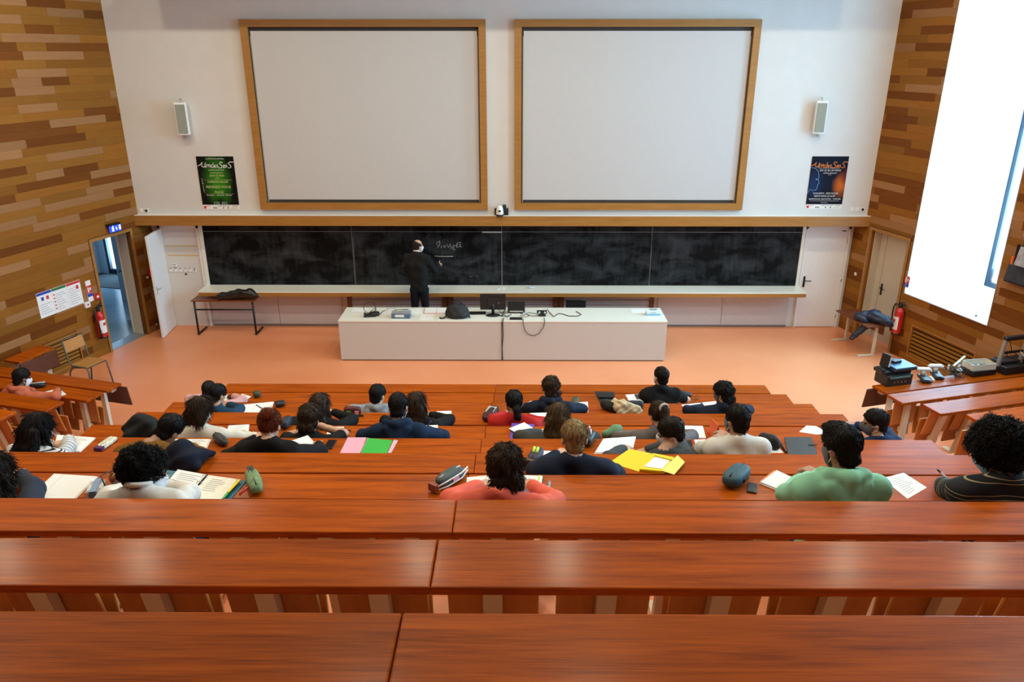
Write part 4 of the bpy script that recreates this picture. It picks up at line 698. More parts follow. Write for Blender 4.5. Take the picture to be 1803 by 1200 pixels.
# ------------------------------------------------------------------ left: spare desk by the wall and tube-frame chair
t = thing('spare_desk', 'dark brown desk with hanging front panel standing along the left wall', 'desk', (-7.24, 11.38, 0), -math.radians(15.7)); q = MB(); q.box(-.15, .15, -.66, 0, .745, .781, bev=.006); q.build('desktop', M_desk, t); q = MB(); q.cbox((.162, -.33, .60), (.02, .68, .27), None, bev=.004); q.build('modesty_panel', M_pan, t)
for yy in (-.10, -.58): q = MB(); q.box(-.0, .06, yy-.04, yy+.04, 0, .745, bev=.004); q.build('leg', M_post, t)
def tube_chair(label, loc, rzz):
    t = thing('tube_chair', label, 'chair', loc, rzz); M_tf = mat('grey_tube', (.10, .11, .10), .4, metal=.4)
    for s in (-1, 1):
        q = MB(); x = s*.19; q.tube([(x, -.22, .88), (x, -.17, .50), (x, -.13, .455), (x, .16, .45), (x, .20, .42), (x*1.1, .24, .0)], .0125, 8); q.build('side_tube', M_tf, t); q = MB(); q.tube([(x, .06, .44), (x, -.12, .42), (x*1.1, -.17, .33), (x*1.15, -.24, .0)], .0125, 8); q.build('rear_leg', M_tf, t)
    q = MB(); q.tube([(-.19, -.22, .875), (.19, -.22, .875)], .011); q.tube([(-.19, .18, .44), (.19, .18, .44)], .011); q.build('cross_tube', M_tf, t)
    M_sp = wood('seat_ply', (.36, .15, .028), (.47, .22, .05), .4); q = MB(); q.box(-.19, .19, -.15, .20, .455, .468, bev=.005); q.build('seat', M_sp, t); q = MB(); q.cbox((0, -.20, .76), (.38, .012, .19), Matrix.Rotation(math.radians(8), 3, 'X'), bev=.005); q.build('backrest', M_sp, t); return t
p = atZ(154, 638.5, .45); tube_chair('plywood chair on a grey tube frame by the left wall grille', (p.x, p.y, .004), math.radians(-108))
# ------------------------------------------------------------------ equipment on the first right-hand bench
ZB = ZF[0]; eq = lambda px, py, h=0: atZ(px, py, ZB+h); RA = math.radians(15.7)
def eqt(name, label, cat, px, py, a=RA): p = eq(px, py); return thing(name, label, cat, (p.x, p.y, ZB), a)
t = eqt('amplifier', 'large black amplifier with a strip of green circuitry at the bench end', 'amplifier', 1574, 674); q = MB(); q.box(-.21, .21, -.10, .16, 0, .16, bev=.008); q.build('case', M_black, t); part('circuit_strip', mat('pcb', (.10, .19, .16), .5, var=.6, scale=70), t, (-.17, .17, -.104, -.099, .12, .145)); part('top_deck', M_blackm, t, (-.23, .2, -.06, .18, .16, .21)); q = MB(); q.box(-.24, -.18, -.02, .14, .15, .24, bev=.02); q.build('side_module', M_black, t); part('knob_row', M_steel, t, *[(-.1+i*.06, -.08+i*.06, -.104, -.1, .05, .07) for i in range(4)])
AMP = t.location.copy(); t = eqt('media_receiver', 'flat blue-grey receiver resting on the black amplifier', 'receiver', 1583, 663); t.location = Vector((AMP.x, AMP.y, ZB+.212)) + (rz(RA) @ Vector((.075, .07, 0))); q = MB(); q.box(-.17, .19, -.16, .13, 0, .055, bev=.004); q.build('case', mat('blue_grey_metal', (.10, .16, .26), .3, metal=.5), t); part('front_strip', M_black, t, (-.17, .19, -.162, -.159, .004, .03))  # black strip along the lower front of the receiver case
p = t.location; t = thing('adapter_box', 'small black adapter box on top of the blue-grey receiver', 'adapter', (p.x-.02, p.y+.05, p.z+.056), RA+.15); q = MB(); q.box(-.07, .07, -.05, .05, 0, .035, bev=.006); q.build('case', M_black, t); part('slot', M_blackm, t, (-.04, .04, -.052, -.049, .012, .02))
t = thing('small_screen', 'small grey-faced display leaning against the blue-grey receiver', 'display', Vector((AMP.x, AMP.y, ZB+.243)) + (rz(RA) @ Vector((-.16, .06, 0))), RA+.2); q = MB(); q.cbox((0, 0, .10), (.03, .14, .19), Matrix.Rotation(.15, 3, 'Y'), bev=.005); q.build('case', M_black, t); q = MB(); q.cbox((-.002, -.076, .10), (.02, .006, .15), Matrix.Rotation(.15, 3, 'Y')); q.build('face', M_greywhite, t)
for px, py, lb in ((1627, 670, 'nearer to the amplifier'), (1649, 664, 'nearer to the cable pile')):
    t = eqt('desk_phone', 'black desk phone with raised white handset, %s' % lb, 'telephone', px, py, RA-.35); q = MB(); q.cbox((0, 0, .035), (.13, .22, .035), Matrix.Rotation(.12, 3, 'X'), bev=.01); q.build('base', M_black, t); part('keypad', mat('keypad_grey', (.10, .12, .15), .4), t, (-.045, .045, -.10, .02, .05, .056)); q = MB(); q.tube([(0, .07, .05), (0, .08, .12)], .035, 10); q.build('stand', mat('stand_grey', (.35, .33, .31), .4), t); q = MB(); q.tube([(-.10, .09, .125), (-.07, .09, .145), (.07, .09, .145), (.10, .09, .125)], .028, 10); q.build('handset', M_white, t)
t = eqt('white_tray', 'white plastic tray between the two desk phones', 'tray', 1639.5, 667.5, RA-.35); q = MB(); q.box(-.016, .016, -.08, .06, 0, .03, bev=.005); q.build('tray', M_white, t); part('inset', M_greywhite, t, (-.012, .012, -.06, .04, .03, .032))
t = eqt('cable_heap', 'heap of coiled black cables on the equipment bench', 'cables', 1675, 662); rs = np.random.RandomState(3)
for i in range(9):
    r = .05+.04*rs.rand(); cx, cy = rs.rand(2)*.16-.08; tl = rs.rand()*.6; q = MB(); q.tube([(cx+r*math.cos(a), cy+r*math.sin(a)*.8, .034+.012*i*.8+.02*math.sin(a*2+i)+r*tl*.4*(1+math.sin(a))) for a in np.linspace(0, 6.1, 18)], .006, 6); q.build('coil', M_black, t)
q = MB(); q.box(.10, .17, -.02, .05, .0, .10, bev=.02); q.build('white_plug', M_white, t); q = MB(); q.tube([(.0, .08, .06), (.02, .10, .14)], .012); q.build('connector', M_white, t)
p = eq(1686, 655, .08); q = MB(); q.cbox((0, 0, 0), (.28, .03, .012), Matrix.Rotation(-.35, 3, 'Y')); o = q.build('scale_ruler', mat('pale_green_plastic', (.62, .68, .45), .5)); o.location = (p.x+.02, p.y+.05, ZB+.235); o.rotation_euler = (0, 0, RA+.3); tag(o, 'pale green plastic ruler sticking up from the cable heap', 'ruler')
t = eqt('disc_player', 'flat black disc player under the white plastic box', 'player', 1722, 657); q = MB(); q.box(-.21, .21, -.11, .12, .01, .085, bev=.004); q.build('case', M_black, t); part('front_display', M_blackm, t, (-.18, .18, -.113, -.109, .03, .07)); part('foot', M_black, t, (-.19, -.16, -.08, .1, 0, .01)); part('foot', M_black, t, (.16, .19, -.08, .1, 0, .01)); part('buttons', M_steel, t, *[(-.15+.06*i, -.14+.06*i, -.115, -.112, .045, .052) for i in range(5)])
p = t.location; t = thing('open_box', 'open white plastic box holding black adapters', 'box', (p.x+.0, p.y+.02, ZB+.086), RA-.1); M_ivory = mat('ivory_plastic', (.66, .62, .52), .5)
for q_ in ((-.19, .19, -.11, -.104, 0, .09), (-.19, .19, .104, .11, 0, .09), (-.19, -.184, -.104, .104, 0, .09), (.184, .19, -.104, .104, 0, .09)): part('side', M_ivory, t, q_)
part('bottom', M_ivory, t, (-.184, .184, -.104, .104, 0, .006)); bx = p
for dx, dy, a, lb in ((-.085, .0, .2, 'left'), (.085, .0, -.1, 'right')):
    q = MB(); q.box(-.06, .06, -.035, .035, 0, .04, bev=.008); o = q.build('power_adapter', M_black); o.location = (bx.x+dx, bx.y+.02+dy, ZB+.094+(.0 if lb == 'left' else .0)); o.rotation_euler = (.0, 0, a); tag(o, '%s of two black power adapters inside the white plastic box' % lb, 'adapter')
t = eqt('spray_gadget', 'white plastic gadget with a green nozzle beside the white box', 'gadget', 1686, 655); q = MB(); q.lathe([(.03, 0), (.035, .06), (.02, .10), (.02, .13)]); q.build('bottle', M_white, t); q = MB(); q.cbox((-.01, 0, .15), (.07, .03, .04), None, bev=.008); q.build('nozzle', mat('grey_green', (.25, .33, .28), .5), t)
t = eqt('projector_rack', 'grey-armed equipment rack with black crossbar at the far right of the bench', 'rack', 1777, 653); M_arm = mat('arm_grey', (.33, .31, .29), .4, metal=.3)
q = MB(); q.box(-.21, .27, -.12, .16, 0, .12, bev=.01); q.build('base_unit', M_black, t); q = MB(); q.box(-.18, .3, .0, .2, .12, .16, bev=.01); q.build('upper_unit', M_black, t)
for x0 in (-.20, .20): q = MB(); q.cbox((x0, .02, .32), (.035, .05, .44), Matrix.Rotation(.10, 3, 'Y')); q.build('arm', M_arm, t)
q = MB(); q.cbox((.03, .02, .52), (.46, .07, .055), None, bev=.008); q.build('crossbar', M_black, t); q = MB(); q.cbox((.01, .02, .30), (.40, .03, .03)); q.build('lower_bar', M_blackm, t); q = MB(); q.tube([(-.1, .02, .29), (-.14, -.02, .24), (-.02, -.03, .22), (.08, .0, .25), (.02, .03, .29)], .008); q.build('wire', M_black, t)
q = MB(); q.tube([(-.12, .02, .50), (-.10, -.02, .40), (-.05, .0, .31)], .006); q.build('wire', M_black, t); q = MB(); q.tube([(.12, .0, .30), (.17, -.09, .20), (.20, -.15, .02)], .006); q.build('white_wire', M_white, t)
# ------------------------------------------------------------------ people
SKINS = {'pale': (.60, .33, .22), 'fair': (.52, .28, .18), 'tan': (.38, .19, .11), 'brown': (.16, .075, .04), 'dark': (.055, .026, .015)}
def skin(k): return mat('skin_'+k, SKINS[k], .5, var=.05, scale=25)
def hairmat(nm, c):
    k = 'hair_'+nm
    if k in MATS: return MATS[k]
    m, t, b = nt(k); L = t.links; co = N(t, 'ShaderNodeTexCoord'); mp = N(t, 'ShaderNodeMapping'); mp.inputs['Scale'].default_value = (90, 90, 14); L.new(co.outputs['Object'], mp.inputs['Vector'])
    nz = N(t, 'ShaderNodeTexNoise', i_Scale=1.0, i_Detail=4.0, i_Distortion=.7); L.new(mp.outputs[0], nz.inputs['Vector']); rp = N(t, 'ShaderNodeValToRGB'); e = rp.color_ramp.elements; c = np.array(c)
    e[0].position = .32; e[0].color = (*(c*.45), 1); e[1].position = .7; e[1].color = (*np.clip(c*1.55, 0, 1), 1); L.new(nz.outputs['Fac'], rp.inputs['Fac']); L.new(rp.outputs[0], b.inputs['Base Color']); b.inputs['Roughness'].default_value = .6; b.inputs['Specular IOR Level'].default_value = .18
    bp = N(t, 'ShaderNodeBump', i_Strength=.5, i_Distance=.004); L.new(nz.outputs['Fac'], bp.inputs['Height']); L.new(bp.outputs['Normal'], b.inputs['Normal']); MATS[k] = m; return m
HAIRC = {'black': (.008, .007, .007), 'dark': (.016, .011, .008), 'brown': (.035, .018, .009), 'warm': (.06, .028, .012), 'red': (.15, .032, .010), 'blond': (.26, .175, .075), 'balay': (.075, .042, .018)}
def cloth(nm, c, bump=.25): return mat('cloth_'+nm, c, .85, var=.10, scale=14, bump=bump, bscale=260, spec=.2)
def stripes(nm, base, line, period, width, off=0.0, second=None):
    k = 'cloth_'+nm
    if k in MATS: return MATS[k]
    m, t, b = nt(k); L = t.links; at = N(t, 'ShaderNodeAttribute', attribute_name='along'); col = None; prev = None
    for (ln, per, wd, of) in [(line, period, width, off)] + (second or []):
        ad = N(t, 'ShaderNodeMath', operation='ADD'); ad.inputs[1].default_value = of; L.new(at.outputs['Fac'], ad.inputs[0]); mo = N(t, 'ShaderNodeMath', operation='FLOORED_MODULO'); mo.inputs[1].default_value = per; L.new(ad.outputs[0], mo.inputs[0])
        lt = N(t, 'ShaderNodeMath', operation='LESS_THAN'); lt.inputs[1].default_value = wd; L.new(mo.outputs[0], lt.inputs[0]); mx = N(t, 'ShaderNodeMix', data_type='RGBA'); L.new(lt.outputs[0], mx.inputs[0]); mx.inputs[7].default_value = (*ln, 1)
        if prev is None: mx.inputs[6].default_value = (*base, 1)
        else: L.new(prev, mx.inputs[6])
        prev = mx.outputs[2]
    L.new(prev, b.inputs['Base Color']); b.inputs['Roughness'].default_value = .85; MATS[k] = m; return m
UP = np.array([0, 0, 1.0]); HS = .96
def A(v): return np.array(v, float)
def nrm(v): return v/max(np.linalg.norm(v), 1e-9)
def ik(S, W, hint, l1=.29, l2=.255):
    d = W-S; L = np.linalg.norm(d); mx = (l1+l2)*.995
    if L > mx: W = S+d/L*mx; d = W-S; L = mx
    a = (l1*l1-l2*l2+L*L)/(2*L); h = math.sqrt(max(l1*l1-a*a, 1e-6)); u = d/L; p = hint-u*(hint@u); return S+u*a+nrm(p)*h, W
def hand_mesh(W, fwd, up, thumb, curl=.7, spread=1.0, s=1.0):
    y = nrm(fwd); z = nrm(up-y*(up@y)); x = nrm(np.cross(y, z)); x = x if x@thumb > 0 else -x; R = np.stack([x, y, z], 1); seg = []
    for i, (xb, xk, ln) in enumerate(((.020, .030, .072), (.007, .010, .082), (-.007, -.010, .076), (-.019, -.029, .060))):
        k = A((xk, .085-.006*abs(i-1.3), .004)); seg.append((A((xb, .0, 0)), k, .0145, .0115)); p = k; an = 0.15
        for j, f in enumerate((.46, .31, .23)):
            an += curl*(.55 if j == 0 else .75); q = p + ln*f*A(((xk*.6*spread if j == 0 else 0), math.cos(an), -math.sin(an))); seg.append((p, q, .0098-.0008*j, .0092-.001*j)); p = q
    seg += [(A((.018, .012, -.004)), A((.042, .045, -.014)), .015, .012), (A((.042, .045, -.014)), A((.046, .078, -.022)), .011, .0095), (A((.046, .078, -.022)), A((.040, .100, -.026)), .0095, .008)]
    def f(P):
        d = cone(P, (0, -.07, 0), (0, .005, 0), .026, .024)
        for a, b, ra, rb in seg: d = smin(d, cone(P, a, b, ra, rb), .008)
        return d
    v, F = sdf_mesh(f, (-.055, -.11, -.10), (.065, .19, .045), .0062); return (v*s)@R.T + W, F
def hair_mesh(style, tol, N_l, seed=0):
    ph = np.random.RandomState(seed).rand(9)*6.28; C0 = A((0, -.012, .035)); R0 = A((.077, .098, .092))
    def nz(P, fr): return (np.sin(P[..., 0]*fr+ph[0]+2*np.sin(P[..., 2]*fr*.5+ph[1]))*np.sin(P[..., 1]*fr*1.1+ph[2]) + np.sin(P[..., 2]*fr*1.2+ph[3]+1.5*np.sin(P[..., 0]*fr*.6))*np.sin(P[..., 0]*fr*.9+ph[4]) + np.sin(P[..., 1]*fr*.8+P[..., 2]*fr*.7+ph[5]))/2.2
    def strand(P, n=34): az = np.arctan2(P[..., 0], -P[..., 1]); return np.sin(az*n+8*P[..., 2]/.1+ph[6])*.5 + np.sin(az*n*.43+ph[7])*.5
    zl_s = lambda y: np.interp(y, [-.13, -.055, -.035, -.015, .012, .05, .085, .12], [-.10, -.095, -.075, -.02, .004, .02, .062, .075])
    def capf(P, t, zl, tb=None):
        d = ell(P, C0, R0+t)
        if tb is not None: w = np.clip(P[..., 2]/.06, 0, 1); d = d*w + ell(P, C0, R0+tb)*(1-w)
        return np.maximum(d, zl(P[..., 1])-P[..., 2])
    lo = A((-.13, -.16, -.13)); hi = A((.13, .13, .19)); h = .0068
    if style in ('short', 'tousled', 'fade', 'buzz', 'quiff'):
        t, tb, am, fr = {'short': (.011, .007, .003, 60), 'tousled': (.022, .018, .008, 62), 'fade': (.013, .003, .003, 70), 'buzz': (.004, .003, .0, 50), 'quiff': (.016, .004, .005, 60)}[style]
        zl = (lambda y: zl_s(y)-(.03*(y < -.05) if style == 'tousled' else 0))
        def f(P):
            d = smin(capf(P, t, zl, tb), np.maximum(ell(P, (0, -.042, -.045), (.060+tb, .050+tb, .052)), zl(P[..., 1])-P[..., 2]), .02) + am*nz(P, fr) + am*.5*strand(P)
            if style == 'quiff': d = smin(d, ell(P, (0, .05, .12), (.06, .055, .028)) + am*nz(P, fr), .03)
            if style == 'tousled': d = smin(d, np.maximum(ell(P, (0, -.07, -.06), (.082, .05, .065)), P[..., 1]+.02) + .010*nz(P, 75), .02)
            return d
    elif style in ('curly', 'afro'):
        t, am, fr = (.022, .010, 75) if style == 'curly' else (.050, .013, 80); lo = lo-.07; hi = hi+.08; h = .0075
        f = lambda P: np.maximum(ell(P, C0+A((0, -.02, .012)), R0+t), np.interp(P[..., 1], [-.16, -.07, -.01, .04, .08, .15], [-.12, -.085, -.03, -.005, .05, .075])-P[..., 2]) + am*nz(P, fr) + am*.45*nz(P+.3, fr*2.1)
    elif style == 'bald':
        def f(P):
            d = smin(capf(P, .008, zl_s), np.maximum(ell(P, (0, -.042, -.045), (.068, .058, .052)), zl_s(P[..., 1])-P[..., 2]), .02) + .002*nz(P, 70); return np.maximum(np.maximum(d, P[..., 2]-(.070-P[..., 1]*.55)), P[..., 1]-.035)
    else:
        pts = {'bob': [], 'long': [], 'longwave': [], 'pony': [], 'lowpony': [], 'bun': []}; ex = []; t, am = .013, .004
        if style == 'bob': zl = lambda y: np.interp(y, [-.13, -.02, .03, .06, .09], [-.15, -.13, -.09, .0, .07])
        elif style in ('long', 'longwave'): zl = lambda y: np.interp(y, [-.13, -.02, .03, .06, .09], [-.16, -.14, -.08, .01, .07])
        else: zl = zl_s; t = .009
        dn = tol(A((0, 0, -1.0))); bk = A((0, -1, 0))
        if style in ('long', 'longwave'):
            for sx in (-.055, -.02, .02, .055):
                a = A((sx, -.075, -.02)); b_ = A((sx*1.25, -.085, -.06))+dn*.10+bk*.015; c = b_+dn*(.17+.05*abs(sx)*10)+bk*.02; ex += [(a, b_, .04, .042), (b_, c, .042, .026)]
            for sx in (-.078, .078): a = A((sx, .0, -.01)); b_ = a+dn*.13+bk*.02; ex += [(a, b_, .03, .032), (b_, b_+dn*.12+bk*.03, .032, .02)]
            lo = np.minimum(lo, (A([e[1] for e in ex]).min(0)-.06)); hi = np.maximum(hi, A([e[1] for e in ex]).max(0)+.06); h = .008
        if style == 'bob': ex = [(A((sx, -.045, -.02)), A((sx*1.12, -.05, -.09)), .055, .05) for sx in (-.05, 0, .05)]; lo = lo-A((.03, .03, .06))
        if style == 'pony': a = A((0, -.125, .075)); b_ = a+bk*.03+dn*.07; ex = [(a-bk*.03, a, .03, .026), (a, b_, .03, .034), (b_, b_+dn*.13, .034, .018)]; lo = np.minimum(lo, b_+dn*.16-.06)
        if style == 'lowpony': a = A((0, -.105, -.055)); b_ = a+bk*.02+dn*.07; ex = [(a, a+bk*.01, .03, .036), (a, b_, .034, .032), (b_, b_+dn*.05+A((.02, 0, 0)), .03, .015)]; lo = np.minimum(lo, b_+dn*.09-.06)
        if style == 'bun': a = A((.02, -.112, .095)); ex = [(a, a+A((.035, -.015, .012)), .052, .046)]; lo = lo-A((0, .06, 0))
        wv = .010 if style == 'longwave' else .005
        def f(P):
            d = capf(P, t, zl) + am*.6*strand(P)
            for a, b_, ra, rb in ex: d = smin(d, cone(P, a, b_, ra, rb), .025)
            d = d + wv*.6*nz(P, 55)
            fc = np.maximum(.045-P[..., 1], 0) if style in ('bob', 'long', 'longwave') else None
            if fc is not None: d = np.maximum(d, -(ell(P, (0, .10, -.045), (.064, .085, .115))))
            return d
    return sdf_mesh(f, lo, hi, h)
def vnormals(v, F):
    n = np.zeros_like(v); fn = np.cross(v[F[:, 2]]-v[F[:, 0]], v[F[:, 3]]-v[F[:, 1]])
    for i in range(4): np.add.at(n, F[:, i], fn)
    return n/np.maximum(np.linalg.norm(n, axis=1, keepdims=True), 1e-9)
def strands(v, F, style, dn, n, seed):
    rs = np.random.RandomState(seed); nr = vnormals(v, F); ok = np.where(nr[:, 1] < .93)[0]; ix = rs.choice(ok, n); P = v[ix]+rs.randn(n, 3)*.002; Nn = nr[ix]
    curly = style in ('curly', 'afro'); crown = A((0, -.03, .125)); K = 6
    ln, r = {'afro': (.040, .0028), 'curly': (.028, .0024), 'tousled': (.038, .0022), 'quiff': (.024, .0018), 'short': (.020, .0016), 'fade': (.016, .0015)}.get(style, (.085, .0022) if style in ('long', 'longwave', 'bob') else (.032, .0018))
    if style == 'fade': ln = np.where(P[:, 2] > .02, ln, .008)[:, None]
    rad = P-crown; rad[:, 2] *= .3; flow = rad/np.maximum(np.linalg.norm(rad, axis=1, keepdims=True), 1e-6) + dn*(1.1 if style not in ('quiff', 'short', 'fade') else .5) + rs.randn(n, 3)*(.9 if curly else .35 if style == 'tousled' else .14)
    if style == 'quiff': flow = flow + A((0, .5, .9))*(P[:, 1] > -.02)[:, None]*(P[:, 2] > .05)[:, None]
    T = flow-Nn*(flow*Nn).sum(1, keepdims=True); T /= np.maximum(np.linalg.norm(T, axis=1, keepdims=True), 1e-6); B = np.cross(Nn, T); lift = .9 if style == 'afro' else .55 if style == 'curly' else .18 if style == 'tousled' else .06
    ph = rs.rand(n, 1)*6.28; amp = .008 if curly else .006 if style in ('tousled', 'longwave') else .0015; pts = []
    for i in range(K):
        t = i/(K-1); pts.append(P + T*ln*t*(1-.3*lift) + Nn*(ln*t*lift*(1-.45*t)+.001) + B*amp*np.sin(ph+t*(7 if curly else 3.5)) + (Nn*amp*np.cos(ph+t*7) if curly else 0))
    pts = np.stack(pts, 1); rr = r*np.array([1, 1, .95, .85, .7, .35]); V = []
    for k in range(3):
        a = 2*math.pi*k/3; V.append(pts + (B[:, None]*math.cos(a)+Nn[:, None]*math.sin(a))*rr[None, :, None])
    V = np.stack(V, 2).reshape(-1, 3); b = (np.arange(n)*K*3)[:, None, None]; i = np.arange(K-1)[None, :, None]; k = np.arange(3)[None, None, :]
    q = lambda di, dk: (b+(i+di)*3+(k+dk) % 3).reshape(-1); return V, np.stack([q(0, 0), q(0, 1), q(1, 1), q(1, 0)], 1)
def person(label, H, base, pelvis, yaw=0, hy=0, hp=18, hr=0, sk='fair', hair=('short', 'black'), top=None, sleeve='long', collar='crew', hands=(None, None), hints=(None, None), mask=None, seed=0, ground=None, glasses=False, curl=.7, twist=0, name='person', legs=None, shw=.178, hr_up=None, trous=None, seatH=.44, nst=900, pr=.12, pbot=.14, nbz=.128, nbf=.058, nbx=0.0, desk=None, lay=.017):
    H = A(H); base = A(base); pelvis = A(pelvis); y = math.radians(yaw); f = A((-math.sin(y), math.cos(y), 0)); r = A((math.cos(y), math.sin(y), 0))
    Rh = np.array(Matrix.Rotation(y+math.radians(hy), 3, 'Z') @ Matrix.Rotation(-math.radians(hp), 3, 'X') @ Matrix.Rotation(math.radians(hr), 3, 'Y'))
    Nb = H - f*(nbf+.0012*hp) - UP*nbz + r*nbx; ch = Nb - UP*.17 + nrm(pelvis-Nb)*.03; tl = Rh.T
    tw = math.radians(twist); r2 = r*math.cos(tw)+f*math.sin(tw); Sh = {-1: Nb - r2*shw - UP*.082, 1: Nb + r2*shw - UP*.082}; arms = {}
    for i, s in enumerate((-1, 1)):
        W = hands[i]; W = A(W) if W is not None else Nb + f*.30 + r*s*.16 - UP*.26; hint = hints[i]; hint = A(hint) if hint is not None else r*s*.8 - f*.25 - UP*.75
        if desk is not None: W[2] = max(W[2], desk[4]+lay+.034)
        E, W2 = ik(Sh[s], W, hint)
        if desk is not None:
            for _ in range(30):
                if E[2] > desk[4]+lay+.060: break
                hint = nrm(hint)+UP*.12+r*s*.05; E, W2 = ik(Sh[s], W, hint)
        arms[s] = (Sh[s], E, W2)
    def torso(P, o):
        d = None
        for s in (-1, 1):
            c = cone(P, pelvis+r*s*.065*pr/.12, ch+r2*s*.075, pr+o, .112+o); d = c if d is None else smin(d, c, .05)
        d = smin(d, cone(P, Sh[-1]+UP*.0, Sh[1], .056+o, .056+o), .07)
        for s in (-1, 1): d = smin(d, cone(P, Nb+UP*.005, Sh[s], .045+o, .052+o), .04)
        return d
    def arm(P, s, o, cut=1.0):
        S, E, W = arms[s]; d = cone(P, S, E, .054+o, .043+o)
        if cut < .5: return cone(P, S, S+(E-S)*.62, .056+o, .054+o)
        return smin(d, cone(P, E, E+(W-E)*cut, .043+o, .030+o*.8), .02)
    allp = np.stack([pelvis, Nb, *[q for s in (-1, 1) for q in arms[s]]]); lo = allp.min(0)-.17; hi = allp.max(0)+.15; lo[2] = pelvis[2]-pbot
    ph = np.random.RandomState(seed).rand(6)*6.28
    def fold(P): return .0045*np.sin(P@(r*14-UP*30+f*8)+ph[0]+2.2*np.sin(P@(r*9+f*11)+ph[1])) + .003*np.sin(P@(r*35+UP*22)+ph[2]+1.5*np.sin(P[..., 2]*17+ph[3]))
    def f_top(P):
        d = torso(P, .014)
        for s in (-1, 1): d = smin(d, arm(P, s, .015, .93 if sleeve == 'long' else .3), .035)
        if collar == 'hood':
            a, b_, c = Nb-r*.095+UP*.005+f*.05, Nb-f*.075+UP*.035, Nb+r*.095+UP*.005+f*.05; a2, c2 = Nb-r*.085+UP*.03-f*.03, Nb+r*.085+UP*.03-f*.03; hd = smin(smin(cone(P, a, a2, .030, .040), cone(P, a2, b_, .040, .042), .012), smin(cone(P, b_, c2, .042, .040), cone(P, c2, c, .040, .030), .012), .012); dp = Nb-f*.115-UP*.13; hd = smin(hd, smin(cone(P, a2-UP*.045-f*.035, dp, .046, .042), smin(cone(P, c2-UP*.045-f*.035, dp, .046, .042), cone(P, b_-UP*.05, dp, .040, .052), .03), .03), .010); d = smin(d, hd, .006)
        if collar == 'high': d = smin(d, cone(P, Nb-f*.01, Nb+(H-Nb)*.22, .068, .066), .02)
        d = d + fold(P); return np.maximum(d, -cone(P, Nb+f*.015+UP*(.045 if collar != 'high' else .075), H, .054, .07))
    h = .0135; vt, Ft = sdf_mesh(f_top, lo, hi, h)
    # body: head and neck, torso and limbs, hands
    Nl = tl@(Nb-H)
    def f_head(P):
        d = smin(ell(P, (0, -.012, .035), (.077, .098, .092)), ell(P, (0, .032, -.045), (.058, .060, .078)), .035); d = smin(d, cone(P, (0, .085, .012), (0, .107, -.028), .008, .0135), .014)
        for s in (-1, 1): d = smin(d, ell(P, (s*.079, -.008, -.012), (.011, .019, .031)), .008); d = np.maximum(d, -ell(P, (s*.031, .094, .008), (.016, .010, .010))); d = smin(d, cone(P, (s*.014, .086, .026), (s*.046, .076, .026), .008, .007), .012)
        d = smin(d, ell(P, (0, .088, -.068), (.022, .009, .008)), .008); return smin(d, cone(P, (0, -.018, -.055), Nl+A((0, .012, .012)), .052, .050), .03)
    vh, Fh = sdf_mesh(f_head, np.minimum(A((-.10, -.13, -.14)), Nl-.07), A((.10, .13, .14)), .0075); vh = (vh*HS)@Rh.T+H
    def f_body(P):
        d = torso(P, .0)
        for s in (-1, 1): d = smin(d, arm(P, s, .0), .03)
        return d
    vb, Fb = sdf_mesh(f_body, lo, hi, .02); prt = [(vh, Fh), (vb, Fb)]
    K = {}; 
    if legs is None:
        gz = ground if ground is not None else pelvis[2]-.10-seatH
        for s in (-1, 1): kn = pelvis + f*.34 + r*s*.11; K[s] = (pelvis+r*s*.075-UP*.02, kn, A((kn[0], kn[1], gz+.092))-f*.09)
    else: K = legs
    for s in (-1, 1):
        S, E, W = arms[s]; dr = nrm(W-E); prt.append(hand_mesh(W, dr + A((0, 0, -.10)), UP if hr_up is None else A(hr_up), -r*s, curl))
    if desk is not None:                          # sleeves and hands rest on the desktop instead of sinking into it
        ox, oy, ang, dl, dz = desk; ca, sa = math.cos(ang), math.sin(ang)
        def rest(v):
            lx = (v[:, 0]-ox)*ca+(v[:, 1]-oy)*sa; ly = -(v[:, 0]-ox)*sa+(v[:, 1]-oy)*ca; m = (lx > -.02) & (lx < dl+.02) & (ly > -.31) & (ly < .02) & (v[:, 2] > dz-.20) & (v[:, 2] < dz+lay); v[m, 2] = dz+lay+.0005*(v[m, 2]-dz)
        for v, F in prt[2:]: rest(v)
        rest(prt[1][0]); rest(vt)
    me = np_mesh(name, [(v-base, F) for v, F in prt]); o = link(name, me, skin(sk)); o.location = base; tag(o, label, 'person')
    # clothes
    mt = top; tm = np_mesh('top', [(vt-base, Ft)]); tp = link('top', tm, mt, o)
    al = vt[:, 2].copy(); dt = torso(vt, .014)
    for s in (-1, 1):
        S, E, W = arms[s]; da = arm(vt, s, .015); u = np.clip((vt-S)@nrm(E-S), 0, None); w2 = ((vt-E)@nrm(W-E)); u = np.where(cone(vt, S, E, .05, .05) < cone(vt, E, W, .045, .045), u, np.linalg.norm(E-S)+w2); al = np.where(da < dt-.004, S[2]-u, al)
    at = tm.attributes.new('along', 'FLOAT', 'POINT'); at.data.foreach_set('value', al.astype(np.float32))
    def f_leg(P):
        d = cone(P, K[-1][0], K[1][0], pr-.005, pr-.005)
        for s in (-1, 1): d = smin(d, smin(cone(P, K[s][0], K[s][1], .092, .064), cone(P, K[s][1], K[s][2], .064, .050), .02), .03)
        return d
    pk = np.stack([q for s in (-1, 1) for q in K[s]]); vl, Fl = sdf_mesh(f_leg, pk.min(0)-.13, pk.max(0)+.13, .022); link('trousers', np_mesh('trousers', [(vl-base, Fl)]), trous or cloth('denim', (.02, .03, .06)), o)
